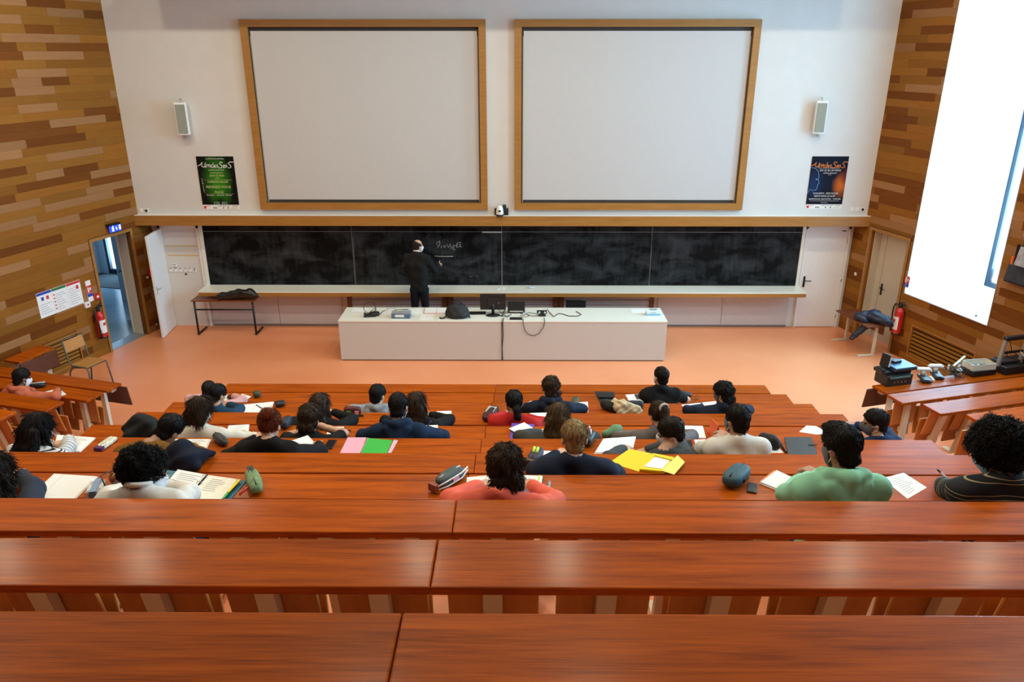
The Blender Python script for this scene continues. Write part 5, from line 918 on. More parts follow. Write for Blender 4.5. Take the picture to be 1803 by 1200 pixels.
    for s in (-1, 1): q = MB(); c = K[s][2]; q.sup(Vector(c+f*.04-UP*.044-base), (.045, .105, .045), .7, Matrix.Rotation(y, 3, 'Z')); q.build('shoe', cloth('shoe', (.05, .05, .055)), o)
    if hair:
        vv, FF = hair_mesh(hair[0], lambda w: tl@w, Nl, seed); prt_ = [((vv*HS)@Rh.T+H-base, FF)]
        if hair[0] not in ('buzz', 'bald'): sv, sF = strands(vv, FF, hair[0], tl@A((0, 0, -1.0)), nst, seed); prt_.append(((sv*HS)@Rh.T+H-base, sF))
        hm = np_mesh('hair', prt_); link('hair', hm, hairmat(hair[1], HAIRC[hair[1]]), o)
    ew = MB(); 
    for s in (-1, 1): ew.sup(Vector(Rh@A((s*.031, .083, .008))+H-base), (.011, .011, .011), 1.0, None, 10, 6)
    ew.build('eyes', mat('eye_dark', (.03, .02, .015), .2), o)
    if collar == 'shirt':
        q = MB(); ring = [Vector(Nb+(r*math.cos(a)*.057+f*math.sin(a)*.052+f*.01)+UP*(.048-.02*math.sin(a))-base) for a in np.linspace(-3.9, .76, 16)]; q.tube(ring, .014, 8); q.build('collar', mt, o)
    if mask:
        def f_m(P): d = np.abs(smin(ell(P, (0, .032, -.045), (.064, .066, .078)), ell(P, (0, .09, -.03), (.03, .034, .04)), .02)-.003)-.0035; return np.maximum(np.maximum(d, .028-P[..., 1]), np.maximum(P[..., 2]-.002, -.105-P[..., 2]))
        vm, Fm = sdf_mesh(f_m, (-.085, .01, -.13), (.085, .15, .03), .0045); parts_ = [(vm@Rh.T+H-base, Fm)]; mk = link('face_mask', np_mesh('face_mask', parts_), mat('mask_'+mask, {'white': (.75, .76, .78), 'blue': (.28, .45, .62), 'grey': (.10, .11, .13), 'black': (.03, .03, .035)}[mask], .8), o)
        q = MB()
        for s in (-1, 1):
            for z0, z1 in ((-.015, .005), (-.075, -.032)): q.tube([Vector(Rh@A(p)+H-base) for p in ((s*.060, .040, z0), (s*.080, .012, (z0+z1)/2), (s*.090, -.012, z1))], .0024, 5)
        q.build('ear_loops', mat('mask_loop', (.78, .78, .78), .7), mk)['kind'] = 'stuff'
    if glasses:
        q = MB()
        for s in (-1, 1): q.tube([Vector(Rh@A((s*.033+.024*math.cos(a), .105, .006+.018*math.sin(a)))+H-base) for a in np.linspace(0, 6.28, 14)], .002, 5); q.tube([Vector(Rh@A(p)+H-base) for p in ((s*.057, .103, .01), (s*.083, .02, .01), (s*.085, -.02, .0))], .002, 5)
        q.build('eyeglasses', M_steel, o)
    info = {'H': H, 'Nb': Nb, 'arms': arms, 'f': f, 'r': r, 'Rh': Rh, 'obj': o}; return info
C_navy = cloth('navy', (.010, .016, .035)); C_black = cloth('black', (.007, .007, .008)); C_navyh = cloth('navyhood', (.008, .022, .055)); C_white = cloth('white', (.66, .64, .60)); C_must = cloth('mustard', (.19, .085, .012)); C_salm = cloth('salmon', (.50, .13, .07)); C_coral = cloth('coral', (.72, .13, .085)); C_red = cloth('red', (.42, .015, .012)); C_grey = cloth('greyhood', (.24, .25, .27)); C_mint = cloth('mint', (.26, .58, .40)); C_dgrey = cloth('darkgrey', (.055, .062, .068)); C_taupe = cloth('taupe', (.13, .11, .11)); C_cream = cloth('cream', (.64, .60, .53)); C_pink = cloth('pinktop', (.62, .33, .33))
C_str = stripes('bw', (.68, .68, .70), (.02, .02, .03), .055, .0055, 0, [((.02, .02, .03), .055, .0055, .012), ((.02, .02, .03), .055, .0055, .024)])
C_afro = stripes('navygold', (.006, .008, .014), (.42, .36, .18), .085, .0035, 0, [((.42, .36, .18), .085, .0035, .022)])
C_band = stripes('navyband', (.010, .018, .040), (.62, .60, .54), .60, .016, .10, [((.62, .60, .54), .60, .016, .13)])
PEOPLE = {}
def sit_down(kb, x, ztop, names=None):           # fold down the tip-up seat under a person
    best = None
    for o in bpy.data.objects:
        if o.name.split('.')[0] == 'lecture_bench' and o['label'] in (names or ['long mahogany bench desk, %s half of the %s row from the lecturer, central block' % (h, ORD[kb]) for h in ('left', 'right')]):
            for c in o.children:
                if c.name.split('.')[0] == 'seat':
                    d = abs((Matrix.Translation(o.location) @ o.rotation_euler.to_matrix().to_4x4() @ c.location).x - x)
                    if best is None or d < best[0]: best = (d, o, c)
    _, o, c = best; c.rotation_euler = (-math.pi/2, 0, 0); c.location = (c.location.x, .235, ztop-.012-o.location.z)
def student(key, label, row, px, py, hh=.38, body=None, lh=None, rh=None, d=None, pel=None, dmin=.27, **kw):
    k = row-1; z = ZF[k]+hh; py = py + .085*.24*FPX/((atZ(px, py, z)-CAM).length); p = atZ(px, py, z); ynext = YF[k+1]
    if body is None: dd = p.y-ynext
    lo_, hi_ = .24, .46
    if d is None and p.y-ynext < dmin: d = dmin
    if d is not None: p = atY(px, py, ynext+d)
    T = TR[k]; pelv = (p.x + kw.pop('px_off', 0.0), (pel if pel is not None else ynext+.235), T+.44+.145)
    def hp_(h):
        if h is None: return None
        if len(h) == 3: return tuple(atZ(h[0], h[1], ZF[k]+h[2]))
        return tuple(atY(h[0], h[1], h[3])) if len(h) == 4 else None
    default = lambda s: (p.x+s*.15, max(p.y+.22, YF[k]-.22), ZF[k]+.035)
    sit_down(k+1, pelv[0], T+.44)
    info = person(label, p, (p.x, pelv[1], T), pelv, desk=(-3.815, YF[k], 0.0, 7.63, ZF[k]), hands=(hp_(lh) if lh else default(-1), hp_(rh) if rh else default(1)), ground=T, seed=len(PEOPLE)*7+3, **kw); info['row'] = k; PEOPLE[key] = info; return info
student('pink', 'person with cropped dark hair in a pale pink top, left end of second row', 2, 368, 684, .33, sk='dark', hair=('buzz', 'black'), top=C_pink, collar='crew', hy=-15)
student('collar', 'person with short black hair in a dark blue top, left end of third row', 3, 383, 692, .34, sk='fair', hair=('short', 'black'), top=cloth('blue', (.012, .045, .09)), collar='high', hy=-30, hp=25, rh=(402, 713, .04))
student('bob', 'person with a brown bob in a cream shirt, one arm stretched along the desk', 5, 352, 719, .38, sk='pale', hair=('bob', 'brown'), top=C_cream, collar='crew', hy=-25, hp=22, rh=(428, 764, .045), hints=(None, (.9, -.4, -.1)), mask='white', nst=1200)
student('mustard', 'person with black hair in a mustard sweater bending over the sixth row desk', 6, 298, 752, .36, sk='tan', hair=('short', 'black'), top=C_must, hy=-20, hp=38, hr=18, px_off=-.09, rh=(338, 786, .05), nst=1300, nbz=.06, nbf=.09, nbx=-.10, shw=.20)
student('whiteshirt', 'person with thick black curls in a white shirt over an open ring binder', 8, 256, 828, .37, sk='tan', hair=('curly', 'black'), top=C_white, collar='shirt', hy=-48, hp=25, hr=-6, rh=(290, 860, .04), mask='white', glasses=True, nst=2200, nbz=.055, nbf=.06, lay=.028)
student('stripes', 'person with long black curls in a black and white striped top', 6, 66, 752, .36, sk='pale', hair=('longwave', 'black'), top=C_str, hy=-22, hp=28, rh=(124, 766, .045), hints=(None, (.7, -.6, .05)), mask='white', nst=1500)
student('edge', 'person with long dark hair in a navy sweater with white arm bands', 8, -14, 832, .34, sk='fair', hair=('longwave', 'dark'), top=C_band, hy=-10, hp=22, rh=(38, 836, .10), hints=(None, (.8, -.2, .2)), nst=1500)
student('redbun', 'person with a red bun in a black top resting a hand on the neck', 6, 475, 744, .41, sk='pale', hair=('bun', 'red'), top=C_black, hy=-8, hp=22, lh=(450, 770, .20), hints=((-.9, -.2, -.5), (.9, -.3, -.2)), rh=(561, 784, .04), nst=1300, nbz=.095, nbf=.07)
student('blacktee', 'person with brown hair in a black T-shirt, hands clasped at the chin', 5, 546, 733, .36, sk='fair', hair=('tousled', 'brown'), top=C_black, sleeve='short', hy=-15, hp=15, rh=(560, 748, .17), lh=(552, 752, .14), hints=((-.7, .3, -.8), (.9, .2, -.6)))
student('longblack', 'person with long wavy brown hair in a black sweater, hand at the cheek', 4, 563, 710, .35, sk='pale', hair=('longwave', 'brown'), top=C_black, hy=-10, hp=15, rh=(587, 726, .12), hints=(None, (1, .2, -.5)))
student('greyhood', 'person with short dark hair in a light grey hoodie, third row', 3, 665, 692, .34, sk='fair', hair=('short', 'black'), top=C_grey, collar='hood', hy=-28, hp=12)
student('navywrite', 'person with short black hair in a navy hoodie writing with a pen', 5, 701, 712, .42, sk='fair', hair=('short', 'black'), top=C_navyh, collar='hood', hy=-3, hp=20, rh=(752, 757, .05), hints=(None, (.9, -.4, -.2)), mask='white')
student('longdark', 'person with very long straight brown hair in a black sweater, fourth row', 4, 733, 708, .35, sk='pale', hair=('long', 'brown'), top=C_black, hy=-5, hp=12, rh=(757, 729, .08), hints=(None, (1, -.2, -.3)))
student('red', 'person with a low black ponytail in a red sweater, fourth row', 4, 905, 704, .39, sk='tan', hair=('lowpony', 'black'), top=C_red, hy=14, hp=15, lh=(889, 727, .06), hints=((-1, -.1, -.2), None), mask='white')
student('navyhair', 'person with brown hair in a dark navy hoodie, third row right of centre', 3, 970, 680, .40, sk='pale', hair=('tousled', 'brown'), top=C_navy, collar='hood', hy=22, hp=10, mask='white')
student('balayage', 'person with long dark hair fading to blond tips, fifth row', 5, 983, 730, .36, sk='fair', hair=('longwave', 'balay'), top=cloth('olive', (.05, .05, .045)), hy=-8, hp=22, nst=1300)
student('blond', 'person with short blond hair in a dark navy sweater, seventh row', 7, 1011, 767, .42, sk='pale', hair=('fade', 'blond'), top=C_navy, hy=4, hp=14, lh=(981, 800, .10), hints=((-.9, -.1, -.5), (.9, -.2, -.4)), shw=.195, nst=1800, nbz=.108)
student('blacktop', 'person with short black hair in a black T-shirt, hand at chin, second row', 2, 1164, 660, .44, sk='pale', hair=('short', 'black'), top=C_black, sleeve='short', hy=24, hp=2, lh=(1154, 682, .13), hints=((-.9, .1, -.6), (.9, 0, -.5)), mask='white')
student('navymask', 'person with curly dark hair and a mask in a navy jacket, third row', 3, 1274, 689, .37, sk='fair', hair=('tousled', 'black'), top=C_navy, collar='high', hy=42, hp=15, mask='grey', lay=.024)
student('ponytail', 'person with a brown ponytail in a pale scrunchie and taupe sweater', 5, 1160, 726, .38, sk='fair', hair=('pony', 'brown'), top=C_taupe, collar='high', hy=15, hp=18, lh=(1128, 764, .05))
student('fade', 'person with a faded haircut in a dark grey sweater leaning sideways', 6, 1182, 756, .34, sk='fair', hair=('fade', 'dark'), top=C_dgrey, hy=62, hp=22, hr=-14, px_off=-.02, lh=(1098, 790, .05), rh=(1140, 792, .05), hints=((-.8, -.3, -.3), (.15, -.3, -.6)), yaw=12, mask='white', shw=.19, nst=1300, nbx=-.08)
student('whitetee', 'person with short dark hair and a mask in a white T-shirt', 6, 1298, 735, .43, sk='tan', hair=('short', 'black'), top=C_white, sleeve='short', hy=26, hp=8, lh=(1262, 770, .10), rh=(1280, 766, .10), hints=((-.25, -.2, -.6), (.6, -.1, -.5)), mask='grey', shw=.185, nst=1300)
student('bluemask', 'person in a grey mask and dark blue sweater, right end of the fifth row', 5, 1541, 740, .36, sk='tan', hair=('short', 'black'), top=cloth('deepblue', (.010, .022, .065)), hy=55, hp=10, lh=(1498, 752, .10), rh=(1508, 748, .12), yaw=15, mask='grey', hints=((-.8, -.3, -.5), (.5, .1, -.8)))
student('mint', 'person with a black quiff and a mask in a mint green hoodie, eighth row', 8, 1482, 783, .46, sk='tan', hair=('quiff', 'black'), top=C_mint, collar='hood', hy=24, hp=16, lh=(1423, 838, .09), rh=(1440, 834, .09), hints=((-.9, -.25, -.6), (.9, -.2, -.7)), mask='grey', shw=.185, nst=1800)
student('afro', 'person with a big black afro in a dark striped sweater, writing', 8, 1754, 792, .45, sk='tan', hair=('afro', 'black'), top=C_afro, hy=32, hp=24, lh=(1660, 850, .05), hints=((-1, -.5, -.3), (.9, -.2, -.6)), mask='blue', shw=.20, nst=3200, nbz=.09, nbf=.08)
student('coral', 'person with shaggy brown hair in a coral red shirt over a notebook, eighth row', 8, 890, 821, .38, sk='fair', hair=('tousled', 'brown'), top=C_coral, hy=8, hp=22, px_off=-.05, shw=.19, nst=2200, nbz=.08, nbf=.085, nbx=-.04, lay=.021)
# left wing student
p = atZ(38, 665, ZF[1]+.31); LF = -15.7; BL2 = next(o for o in bpy.data.objects if o.get('label') == 'angled mahogany bench desk along the left wall, second row'); BL3 = next(o for o in bpy.data.objects if o.get('label') == 'angled mahogany bench desk along the left wall, third row'); ML3 = Matrix.Translation(BL3.location) @ BL3.rotation_euler.to_matrix().to_4x4(); PL = ML3.inverted() @ p; PW = ML3 @ Vector((PL.x+.02, .235, 0)); sit_down(2, PW.x, TR[1]+.44, ['angled mahogany bench desk along the left wall, third row'])
student_l = person('person with black hair in a salmon hoodie writing at the left wing', p, (PW.x, PW.y, TR[1]), (PW.x, PW.y, TR[1]+.585), desk=(BL2.location.x, BL2.location.y, BL2.rotation_euler.z, 3.2, ZF[1]), yaw=LF, hy=-18, hp=20, sk='brown', hair=('short', 'black'), top=C_salm, collar='hood', hands=(tuple(atZ(58, 688, ZF[1]+.05)), tuple(atZ(101, 686, ZF[1]+.08))), hints=((-.9, -.2, -.4), (.9, -.5, -.2)), ground=TR[1], mask='white', seed=91); PEOPLE['salmon'] = student_l
o = PEOPLE['ponytail']; q = MB(); Hh = o['H']; c = Hh + o['Rh']@A((0, -.118, .075)) - A(o['obj'].location); q.tube([Vector(c + o['Rh']@A((.034*math.cos(a), -.012*math.sin(a)*.6, .034*math.sin(a)))) for a in np.linspace(0, 6.28, 14)[:-1]], .013, 8, closed=True); q.build('scrunchie', mat('scrunchie', (.5, .47, .44), .9), o['obj'])
# the lecturer, standing at the board
TX = atY(735, 470, 13.86).x; Hc = atY(735.5, 433.5, 13.86); zt = Hc.z
hd = atY(772, 466, 14.10); pv = A((TX+.02, 13.84, 1.02))
lg = {s: (pv+A((s*.085, 0, -.03)), pv+A((s*.105, .02, -.48)), A((pv[0]+s*.13, 13.84, .09))) for s in (-1, 1)}
T_ = person('person in a dark sweater and white collar standing and writing on the chalkboard', Hc, (pv[0], pv[1], 0), pv, yaw=-14, hy=-32, hp=4, sk='pale', hair=('bald', 'dark'), top=cloth('charcoal', (.010, .011, .012)), collar='shirt', hands=((TX-.10, 13.93, 1.22), tuple(hd)), hints=((-1, -.5, -.1), (.35, -.1, -1)), legs=lg, mask='white', seed=5, trous=cloth('darktrousers', (.006, .007, .012)), shw=.195, curl=1.2, pr=.095, pbot=.11)
for c in T_['obj'].children:
    if c.name.startswith('collar'): c.data = c.data.copy(); c.data.materials.clear(); c.data.materials.append(C_white)
w = T_['arms'][1][2]; dr = nrm(w-T_['arms'][1][1]); q = MB(); q.tube([(0, 0, 0), (.01, .05, .03)], .006, 6); o = q.build('chalk_piece', M_chalk); o.location = Vector(w+dr*.11+A((-.02, .02, -.01))); tag(o, 'short white chalk held by the lecturer against the board', 'chalk')
# ------------------------------------------------------------------ what lies on the benches
PX2 = lambda k, px, py, dz=0: atZ(px, py, ZF[k-1]+dz)
def flat(name, label, cat, k, cs, m, z=0.0, th=.0014):
    q = MB(); P = [PX2(k, *c, z) for c in cs]; q.prism([(p.x, p.y) for p in P][::-1], ZF[k-1]+z+.0004, ZF[k-1]+z+th); return tag(q.build(name, m), label, cat)
def book(name, label, cat, k, cs, cover, h=.01, page=M_paper, z=0.0, split=None, extra=None):   # cs: far-left, far-right, near-right, near-left in the photo
    P = [PX2(k, *c, z+h) for c in cs]; c0 = sum((Vector((p.x, p.y)) for p in P), Vector((0, 0)))/4; t = thing(name, label, cat, (c0.x, c0.y, ZF[k-1]+z+.0004)); R = [Vector((p.x, p.y))-c0 for p in P]
    q = MB(); q.prism([tuple(r) for r in R][::-1], 0, h*.35); q.build('cover', cover, t); L = lambda a, b, f: a+(b-a)*f
    def pg(f0, f1, nm, m, ins=.03, z0=h*.35, z1=h): a, b, c, d = L(R[0], R[1], f0), L(R[0], R[1], f1), L(R[3], R[2], f1), L(R[3], R[2], f0); a, d = L(a, d, ins), L(a, d, 1-ins); b, c = L(b, c, ins), L(b, c, 1-ins); q = MB(); q.prism([tuple(v) for v in (a, b, c, d)][::-1], z0, z1); return q.build(nm, m, t)
    if page is not None:
        if split: pg(.02, split-.008, 'page_block', page); pg(split+.008, .98, 'page_block', page)
        else: pg(.02, .98, 'page_block', page)
    for nm, m, f0, f1 in (extra or []): pg(f0, f1, nm, m, .01, h*.9, h*1.12)
    return t
def pouch(name, label, k, p0, p1, w, h, m, e=.55, zipm=M_blackm, extra=None, cat='pencil case', z=0.0):
    a, b = PX2(k, *p0, z), PX2(k, *p1, z); d = (b-a); L = d.length; t = thing(name, label, cat, ((a.x+b.x)/2, (a.y+b.y)/2, ZF[k-1]+z), math.atan2(d.y, d.x))
    q = MB(); q.sup((0, 0, h*.52+.003), (L/2, w/2, h/2), e, None, 24, 12, .012, k*13+int(p0[0])); q.build('body', m, t); q = MB(); q.tube([(-L*.42, 0, h*.99), (-L*.2, .004, h*1.005), (L*.2, -.003, h*1.005), (L*.42, 0, h*.98)], .004, 6); q.build('zip', zipm, t)
    for nm, mm, pts, r in (extra or []): q = MB(); q.tube(pts, r, 8); q.build(nm, mm, t)
    return t
def pen(name, label, k, p0, p1, m, z0=.006, z1=.006, r=.005, cap=None):
    a, b = PX2(k, *p0, z0), PX2(k, *p1, z1); c = a; t = thing(name, label, 'pen', (c.x, c.y, ZF[k-1]+z0-r*.9)); d = b-a; q = MB(); q.tube([(0, 0, r), d*.7+Vector((0, 0, r))], r, 8); q.build('barrel', m, t); q = MB(); q.tube([d*.7+Vector((0, 0, r)), d*.93+Vector((0, 0, r)), d+Vector((0, 0, r))], [r*1.1, r*1.05, r*.5], 8); q.build('cap', cap or M_black, t); return t
def phone(label, k, cs, m=M_black, z=0.0):
    P = [PX2(k, *c, z) for c in cs]; c0 = sum((Vector((p.x, p.y)) for p in P), Vector((0, 0)))/4; e = (Vector((P[1].x, P[1].y))-Vector((P[0].x, P[0].y))); f = (Vector((P[3].x, P[3].y))-Vector((P[0].x, P[0].y)))
    t = thing('phone', label, 'phone', (c0.x, c0.y, ZF[k-1]+z+.001), math.atan2(e.y, e.x)); w, h = e.length/2, f.length/2; q = MB(); q.box(-w, w, -h, h, 0, .009, bev=.003); q.build('case', m, t); part('screen', mat('phone_glass', (.01, .01, .012), .08), t, (-w*.92, w*.92, -h*.94, h*.94, .009, .0096)); return t
col = lambda n, c, r=.6: mat('item_'+n, c, r, var=.04)
GRN, PNK, PUR, YEL, TEAL, LIME, OLV, ORG = col('green', (.03, .42, .05), .4), col('pink', (.78, .36, .48)), col('purple', (.13, .05, .36), .4), col('yellow', (.80, .62, .01), .45), col('teal', (.008, .12, .20), .45), col('lime', (.52, .68, .06)), col('olive', (.045, .055, .025)), col('orange', (.72, .25, .05))
M_txt = mat('handwriting', (.45, .45, .50), .8)
def writing(t_or, k, cs, n=9, m=M_txt, z=.0022, seed=1, name='handwriting'):
    rs = np.random.RandomState(seed); P = [PX2(k, *c, z) for c in cs]; q = MB(); L = lambda a, b, f: a+(b-a)*f
    for i in range(n):
        f = (i+.7)/(n+.6); a = L(P[0], P[3], f); b = L(P[1], P[2], f); e = .55+.4*rs.rand(); d = (b-a); s = Vector((-d.y, d.x, 0)).normalized()*.0022; p0 = L(a, b, .06); p1 = L(a, b, e)
        q.add([p0-s, p1-s, p1+s, p0+s], [(0, 1, 2, 3)])
    par = t_or; o = q.build(name, m)
    if par is not None: o.parent = par; o.matrix_parent_inverse = Matrix.Translation(-Vector(par.location)) @ Matrix() if par.rotation_euler.z == 0 else par.matrix_basis.inverted()
    o['kind'] = 'stuff'; return o
# --- second row
t = book('black_binder', 'black document binder lying half open in the second row', 'binder', 2, [(1047, 687), (1081, 688), (1085, 705), (1056, 706)], M_black, .02, None); part('lid_panel', M_blackm, t, (-.10, .10, -.06, .06, .021, .026))
book('white_notebook', 'white notebook carrying a grey phone in the second row', 'notebook', 2, [(1101, 694), (1134, 692), (1138, 708), (1109, 708)], M_paper, .008)
phone('grey phone lying on the white notebook in the second row', 2, [(1117, 695), (1129, 694.5), (1133, 701.5), (1121, 703)], col('phonegrey', (.10, .11, .13)), .009)
pouch('pencil_case', 'flat dark grey pencil case right of the black T-shirt, second row', 2, (1194, 693), (1218, 698), .09, .04, col('darkgrey', (.035, .03, .035)))
t = thing('eyeglasses', 'folded eyeglasses beside the flat dark grey pencil case', 'glasses', tuple(PX2(2, 1224, 703)), .4); q = MB(); q.tube([(-.03+.026*math.cos(a), .02*math.sin(a)*.3, .024+.02*math.sin(a)) for a in np.linspace(0, 6.28, 12)], .002, 5); q.tube([(.03+.026*math.cos(a), .02*math.sin(a)*.3, .024+.02*math.sin(a)) for a in np.linspace(0, 6.28, 12)], .002, 5); q.build('rims', M_blackm, t); q = MB(); q.tube([(-.056, 0, .02), (.05, -.04, .006)], .002, 5); q.tube([(.056, 0, .02), (-.05, -.05, .004)], .002, 5); q.build('temples', M_blackm, t)
flat('paper_sheet', 'tilted white sheet beside the green case, second row left', 'paper', 2, [(405, 706), (427, 693), (443, 698), (425, 709)], M_paper)
flat('paper_sheet', 'white sheet in front of the person in pale pink', 'paper', 2, [(396, 695), (408, 695), (402, 705), (390, 706)], M_paper, .0)
pouch('pencil_case', 'rounded olive green pencil case in the second row left', 2, (446, 700), (460, 698), .10, .085, OLV, .8)
# --- third row
flat('paper_sheet', 'white sheet under the right hand at the left end of the third row', 'paper', 3, [(392, 711), (409, 710), (408, 725), (388, 726)], M_paper)
t = book('open_notebook', 'open blank notebook with a pen on it, third row left', 'notebook', 3, [(413, 713), (482, 706), (476, 726), (414, 727)], M_paper, .012, M_paper, split=.5)
pen('pen', 'dark blue pen lying on the open blank notebook', 3, (451, 712), (461, 718.5), col('penblue', (.02, .08, .2)), .018, .018)
pouch('pencil_case', 'black rounded case behind the red bun, third row', 3, (484, 716), (503, 713), .11, .06, M_black, .7)
flat('paper_sheet', 'white sheet between the red sweater and the navy hoodie, third row', 'paper', 3, [(922, 712), (936, 705), (940, 718), (926, 726)], M_paper)
t = flat('paper_sheet', 'white sheet under the dark olive pencil case, third row right of centre', 'paper', 3, [(1004, 709), (1035, 707), (1036, 725), (1009, 726)], M_paper); writing(t, 3, [(1022, 709), (1034, 708), (1035, 722), (1023, 723)], 6)
pouch('pencil_case', 'dark olive pencil case standing open on a white sheet', 3, (1008, 722), (1015, 706), .09, .08, OLV, .7, z=.002)
t = book('spiral_notebook', 'open spiral notebook with red cover beside the navy jacket, third row', 'notebook', 3, [(1198, 712), (1262, 705), (1262, 725), (1212, 726)], M_inkr, .010, M_paper, split=.55); q = MB(); a, b = PX2(3, 1235, 708.5, .013), PX2(3, 1246, 722, .013); q.tube([a-Vector(t.location), b-Vector(t.location)], .006, 8); q.build('spiral', M_blackm, t)
lump('black_bag', 'black bag with a cream scarf spilling over it, third row', 'bag', [(tuple(PX2(3, 1066, 711, .06)), tuple(PX2(3, 1084, 717, .06)), .06, .07), (tuple(PX2(3, 1084, 717, .05)), tuple(PX2(3, 1124, 713, .05)), .06, .06)], M_blk, .014, .04, .006, 40, ZF[2]+.001)
lump('cream_scarf', 'crumpled cream scarf lying over the black bag', 'scarf', [(tuple(PX2(3, 1081, 706, .13)), tuple(PX2(3, 1096, 712, .13)), .035, .05), (tuple(PX2(3, 1096, 712, .13)), tuple(PX2(3, 1122, 720, .08)), .055, .045), (tuple(PX2(3, 1086, 714, .11)), tuple(PX2(3, 1092, 723, .07)), .05, .045), (tuple(PX2(3, 1092, 723, .06)), tuple(PX2(3, 1124, 724, .05)), .045, .04)], cloth('scarf', (.55, .44, .28)), .011, .025, .010, 75, ZF[2]+.001, carve=lambda G: np.minimum(cone(G, PX2(3, 1066, 711, .06), PX2(3, 1084, 717, .06), .072, .082), cone(G, PX2(3, 1084, 717, .05), PX2(3, 1124, 713, .05), .074, .072)))
# --- fourth row
t = pouch('pencil_case', 'half-round dark red patterned pencil case, fourth row', 4, (606, 731), (637, 731), .07, .10, col('darkred', (.10, .012, .012)), .6); part('patch', GRN, t, (-.06, -.01, -.040, -.034, .03, .07)); part('patch', PNK, t, (.03, .07, -.040, -.034, .03, .07)); part('patch', OLV, t, (-.12, .12, -.040, -.034, .005, .028))
flat('paper_sheet', 'purple sheet under the elbow left of the brown haired black T-shirt', 'paper', 4, [(520, 738), (530, 735), (525, 749), (515, 749)], PUR)
t = book('notepad', 'white pad on a black notebook right of the very long hair', 'notepad', 4, [(768, 723), (795, 722), (798, 747), (772, 749)], M_black, .012, M_paper)
t = pouch('pencil_case', 'black and silver pencil case beside the red sweater, fourth row', 4, (856, 744), (872, 722), .13, .07, col('maroonblack', (.03, .006, .010)), .6); part('silver_flap', col('silver', (.42, .44, .45)), t, (-.04, .10, -.04, .05, .066, .073))
flat('paper_sheet', 'white sheet on the right of the red sweater, fourth row', 'paper', 4, [(933, 727), (966, 726), (962, 747), (938, 748)], M_paper)
# --- fifth row
lump('dark_coat', 'dark grey coat heaped at the left end of the fifth row', 'coat', [(tuple(PX2(5, 232, 762, .06)), tuple(PX2(5, 254, 749, .10)), .09, .115), (tuple(PX2(5, 254, 749, .10)), tuple(PX2(5, 272, 760, .06)), .115, .075)], cloth('coat', (.016, .018, .018)), .016, .05, .018, 34, ZF[4]+.001)
t = book('exercise_book', 'open white exercise book by the cream sleeve, fifth row', 'notebook', 5, [(402, 748), (439, 746), (436, 768), (396, 769)], M_paper, .010, M_paper, split=.28); writing(t, 5, [(414, 748), (437, 747), (434, 766), (409, 767)], 7, z=.013)
pouch('pencil_case', 'dark blue upright pencil case right of the red bun', 5, (498, 758), (511, 744), .09, .09, col('darkblue', (.012, .02, .035)), .6)
flat('paper_sheet', 'white sheet left of the brown haired black T-shirt, fifth row', 'paper', 5, [(523, 756), (534, 750), (537, 757), (528, 764)], M_paper)
flat('paper_sheet', 'white sheet right of the clasped hands, fifth row', 'paper', 5, [(579, 751), (606, 751), (601, 763), (575, 764)], M_paper)
pen('pen', 'grey blue pen on the sheet right of the clasped hands', 5, (600, 753), (618, 758), col('pengrey', (.10, .12, .18)))
t = book('tablet', 'flat black tablet left of the navy hoodie, fifth row', 'tablet', 5, [(629, 760), (646, 756), (657, 766), (640, 770)], M_black, .012, M_blackm)
flat('paper_sheet', 'white sheet under the writing hand of the navy hoodie', 'paper', 5, [(742, 749), (771, 748), (771, 770), (738, 770)], M_paper)
pen('pen', 'blue pen in the right hand of the navy hoodie', 5, (752, 750), (764, 735), col('penindigo', (.02, .01, .18)), .06, .13)
t = book('binder', 'purple binder with a loose white sheet, fifth row', 'binder', 5, [(901, 742), (941, 744), (938, 771), (897, 770)], PUR, .022, None); a = [PX2(5, *c, .024) for c in ((896, 754), (923, 743), (948, 759), (924, 771))]; q = MB(); q.prism([(p.x-t.location.x, p.y-t.location.y) for p in a][::-1], .0225, .024); q.build('loose_sheet', M_paper, t)
lump('green_pouch', 'soft sage green pouch beside the taupe sweater, fifth row', 'pouch', [(tuple(PX2(5, 1066, 764, .03)), tuple(PX2(5, 1086, 757, .05)), .035, .055), (tuple(PX2(5, 1084, 757, .05)), tuple(PX2(5, 1088, 766, .03)), .045, .03)], cloth('sage', (.14, .27, .16)), .010, .04, .004, 60, ZF[4]+.001)
book('folder', 'white folder with red edges right of the faded haircut, fifth row', 'folder', 5, [(1200, 748), (1238, 749), (1244, 771), (1206, 771)], M_inkr, .012, M_paper)
flat('paper_sheet', 'lilac sheet left of the white red-edged folder', 'paper', 5, [(1192, 759), (1198, 757), (1202, 771), (1190, 771)], col('lilac', (.55, .52, .75)))
t = thing('folded_card', 'orange red card standing folded beside the white folder', 'card', tuple(PX2(5, 1256, 766)), .2); q = MB(); q.cbox((-.01, 0, .07), (.004, .14, .14), Matrix.Rotation(.25, 3, 'Y')); q.build('panel', col('redorange', (.70, .10, .02)), t); q = MB(); q.cbox((.02, 0, .07), (.004, .14, .14), Matrix.Rotation(-.25, 3, 'Y')); q.build('panel', MATS['item_redorange'], t)
t = flat('paper_sheet', 'white sheet left of the black quiff, fifth row', 'paper', 5, [(1407, 760), (1420, 749), (1437, 750), (1462, 764), (1436, 764.5)], M_paper)
flat('paper_sheet', 'small white sheet behind the grey masked person, fifth row', 'paper', 5, [(1557, 755), (1562, 749), (1571, 754), (1566, 757)], M_paper)
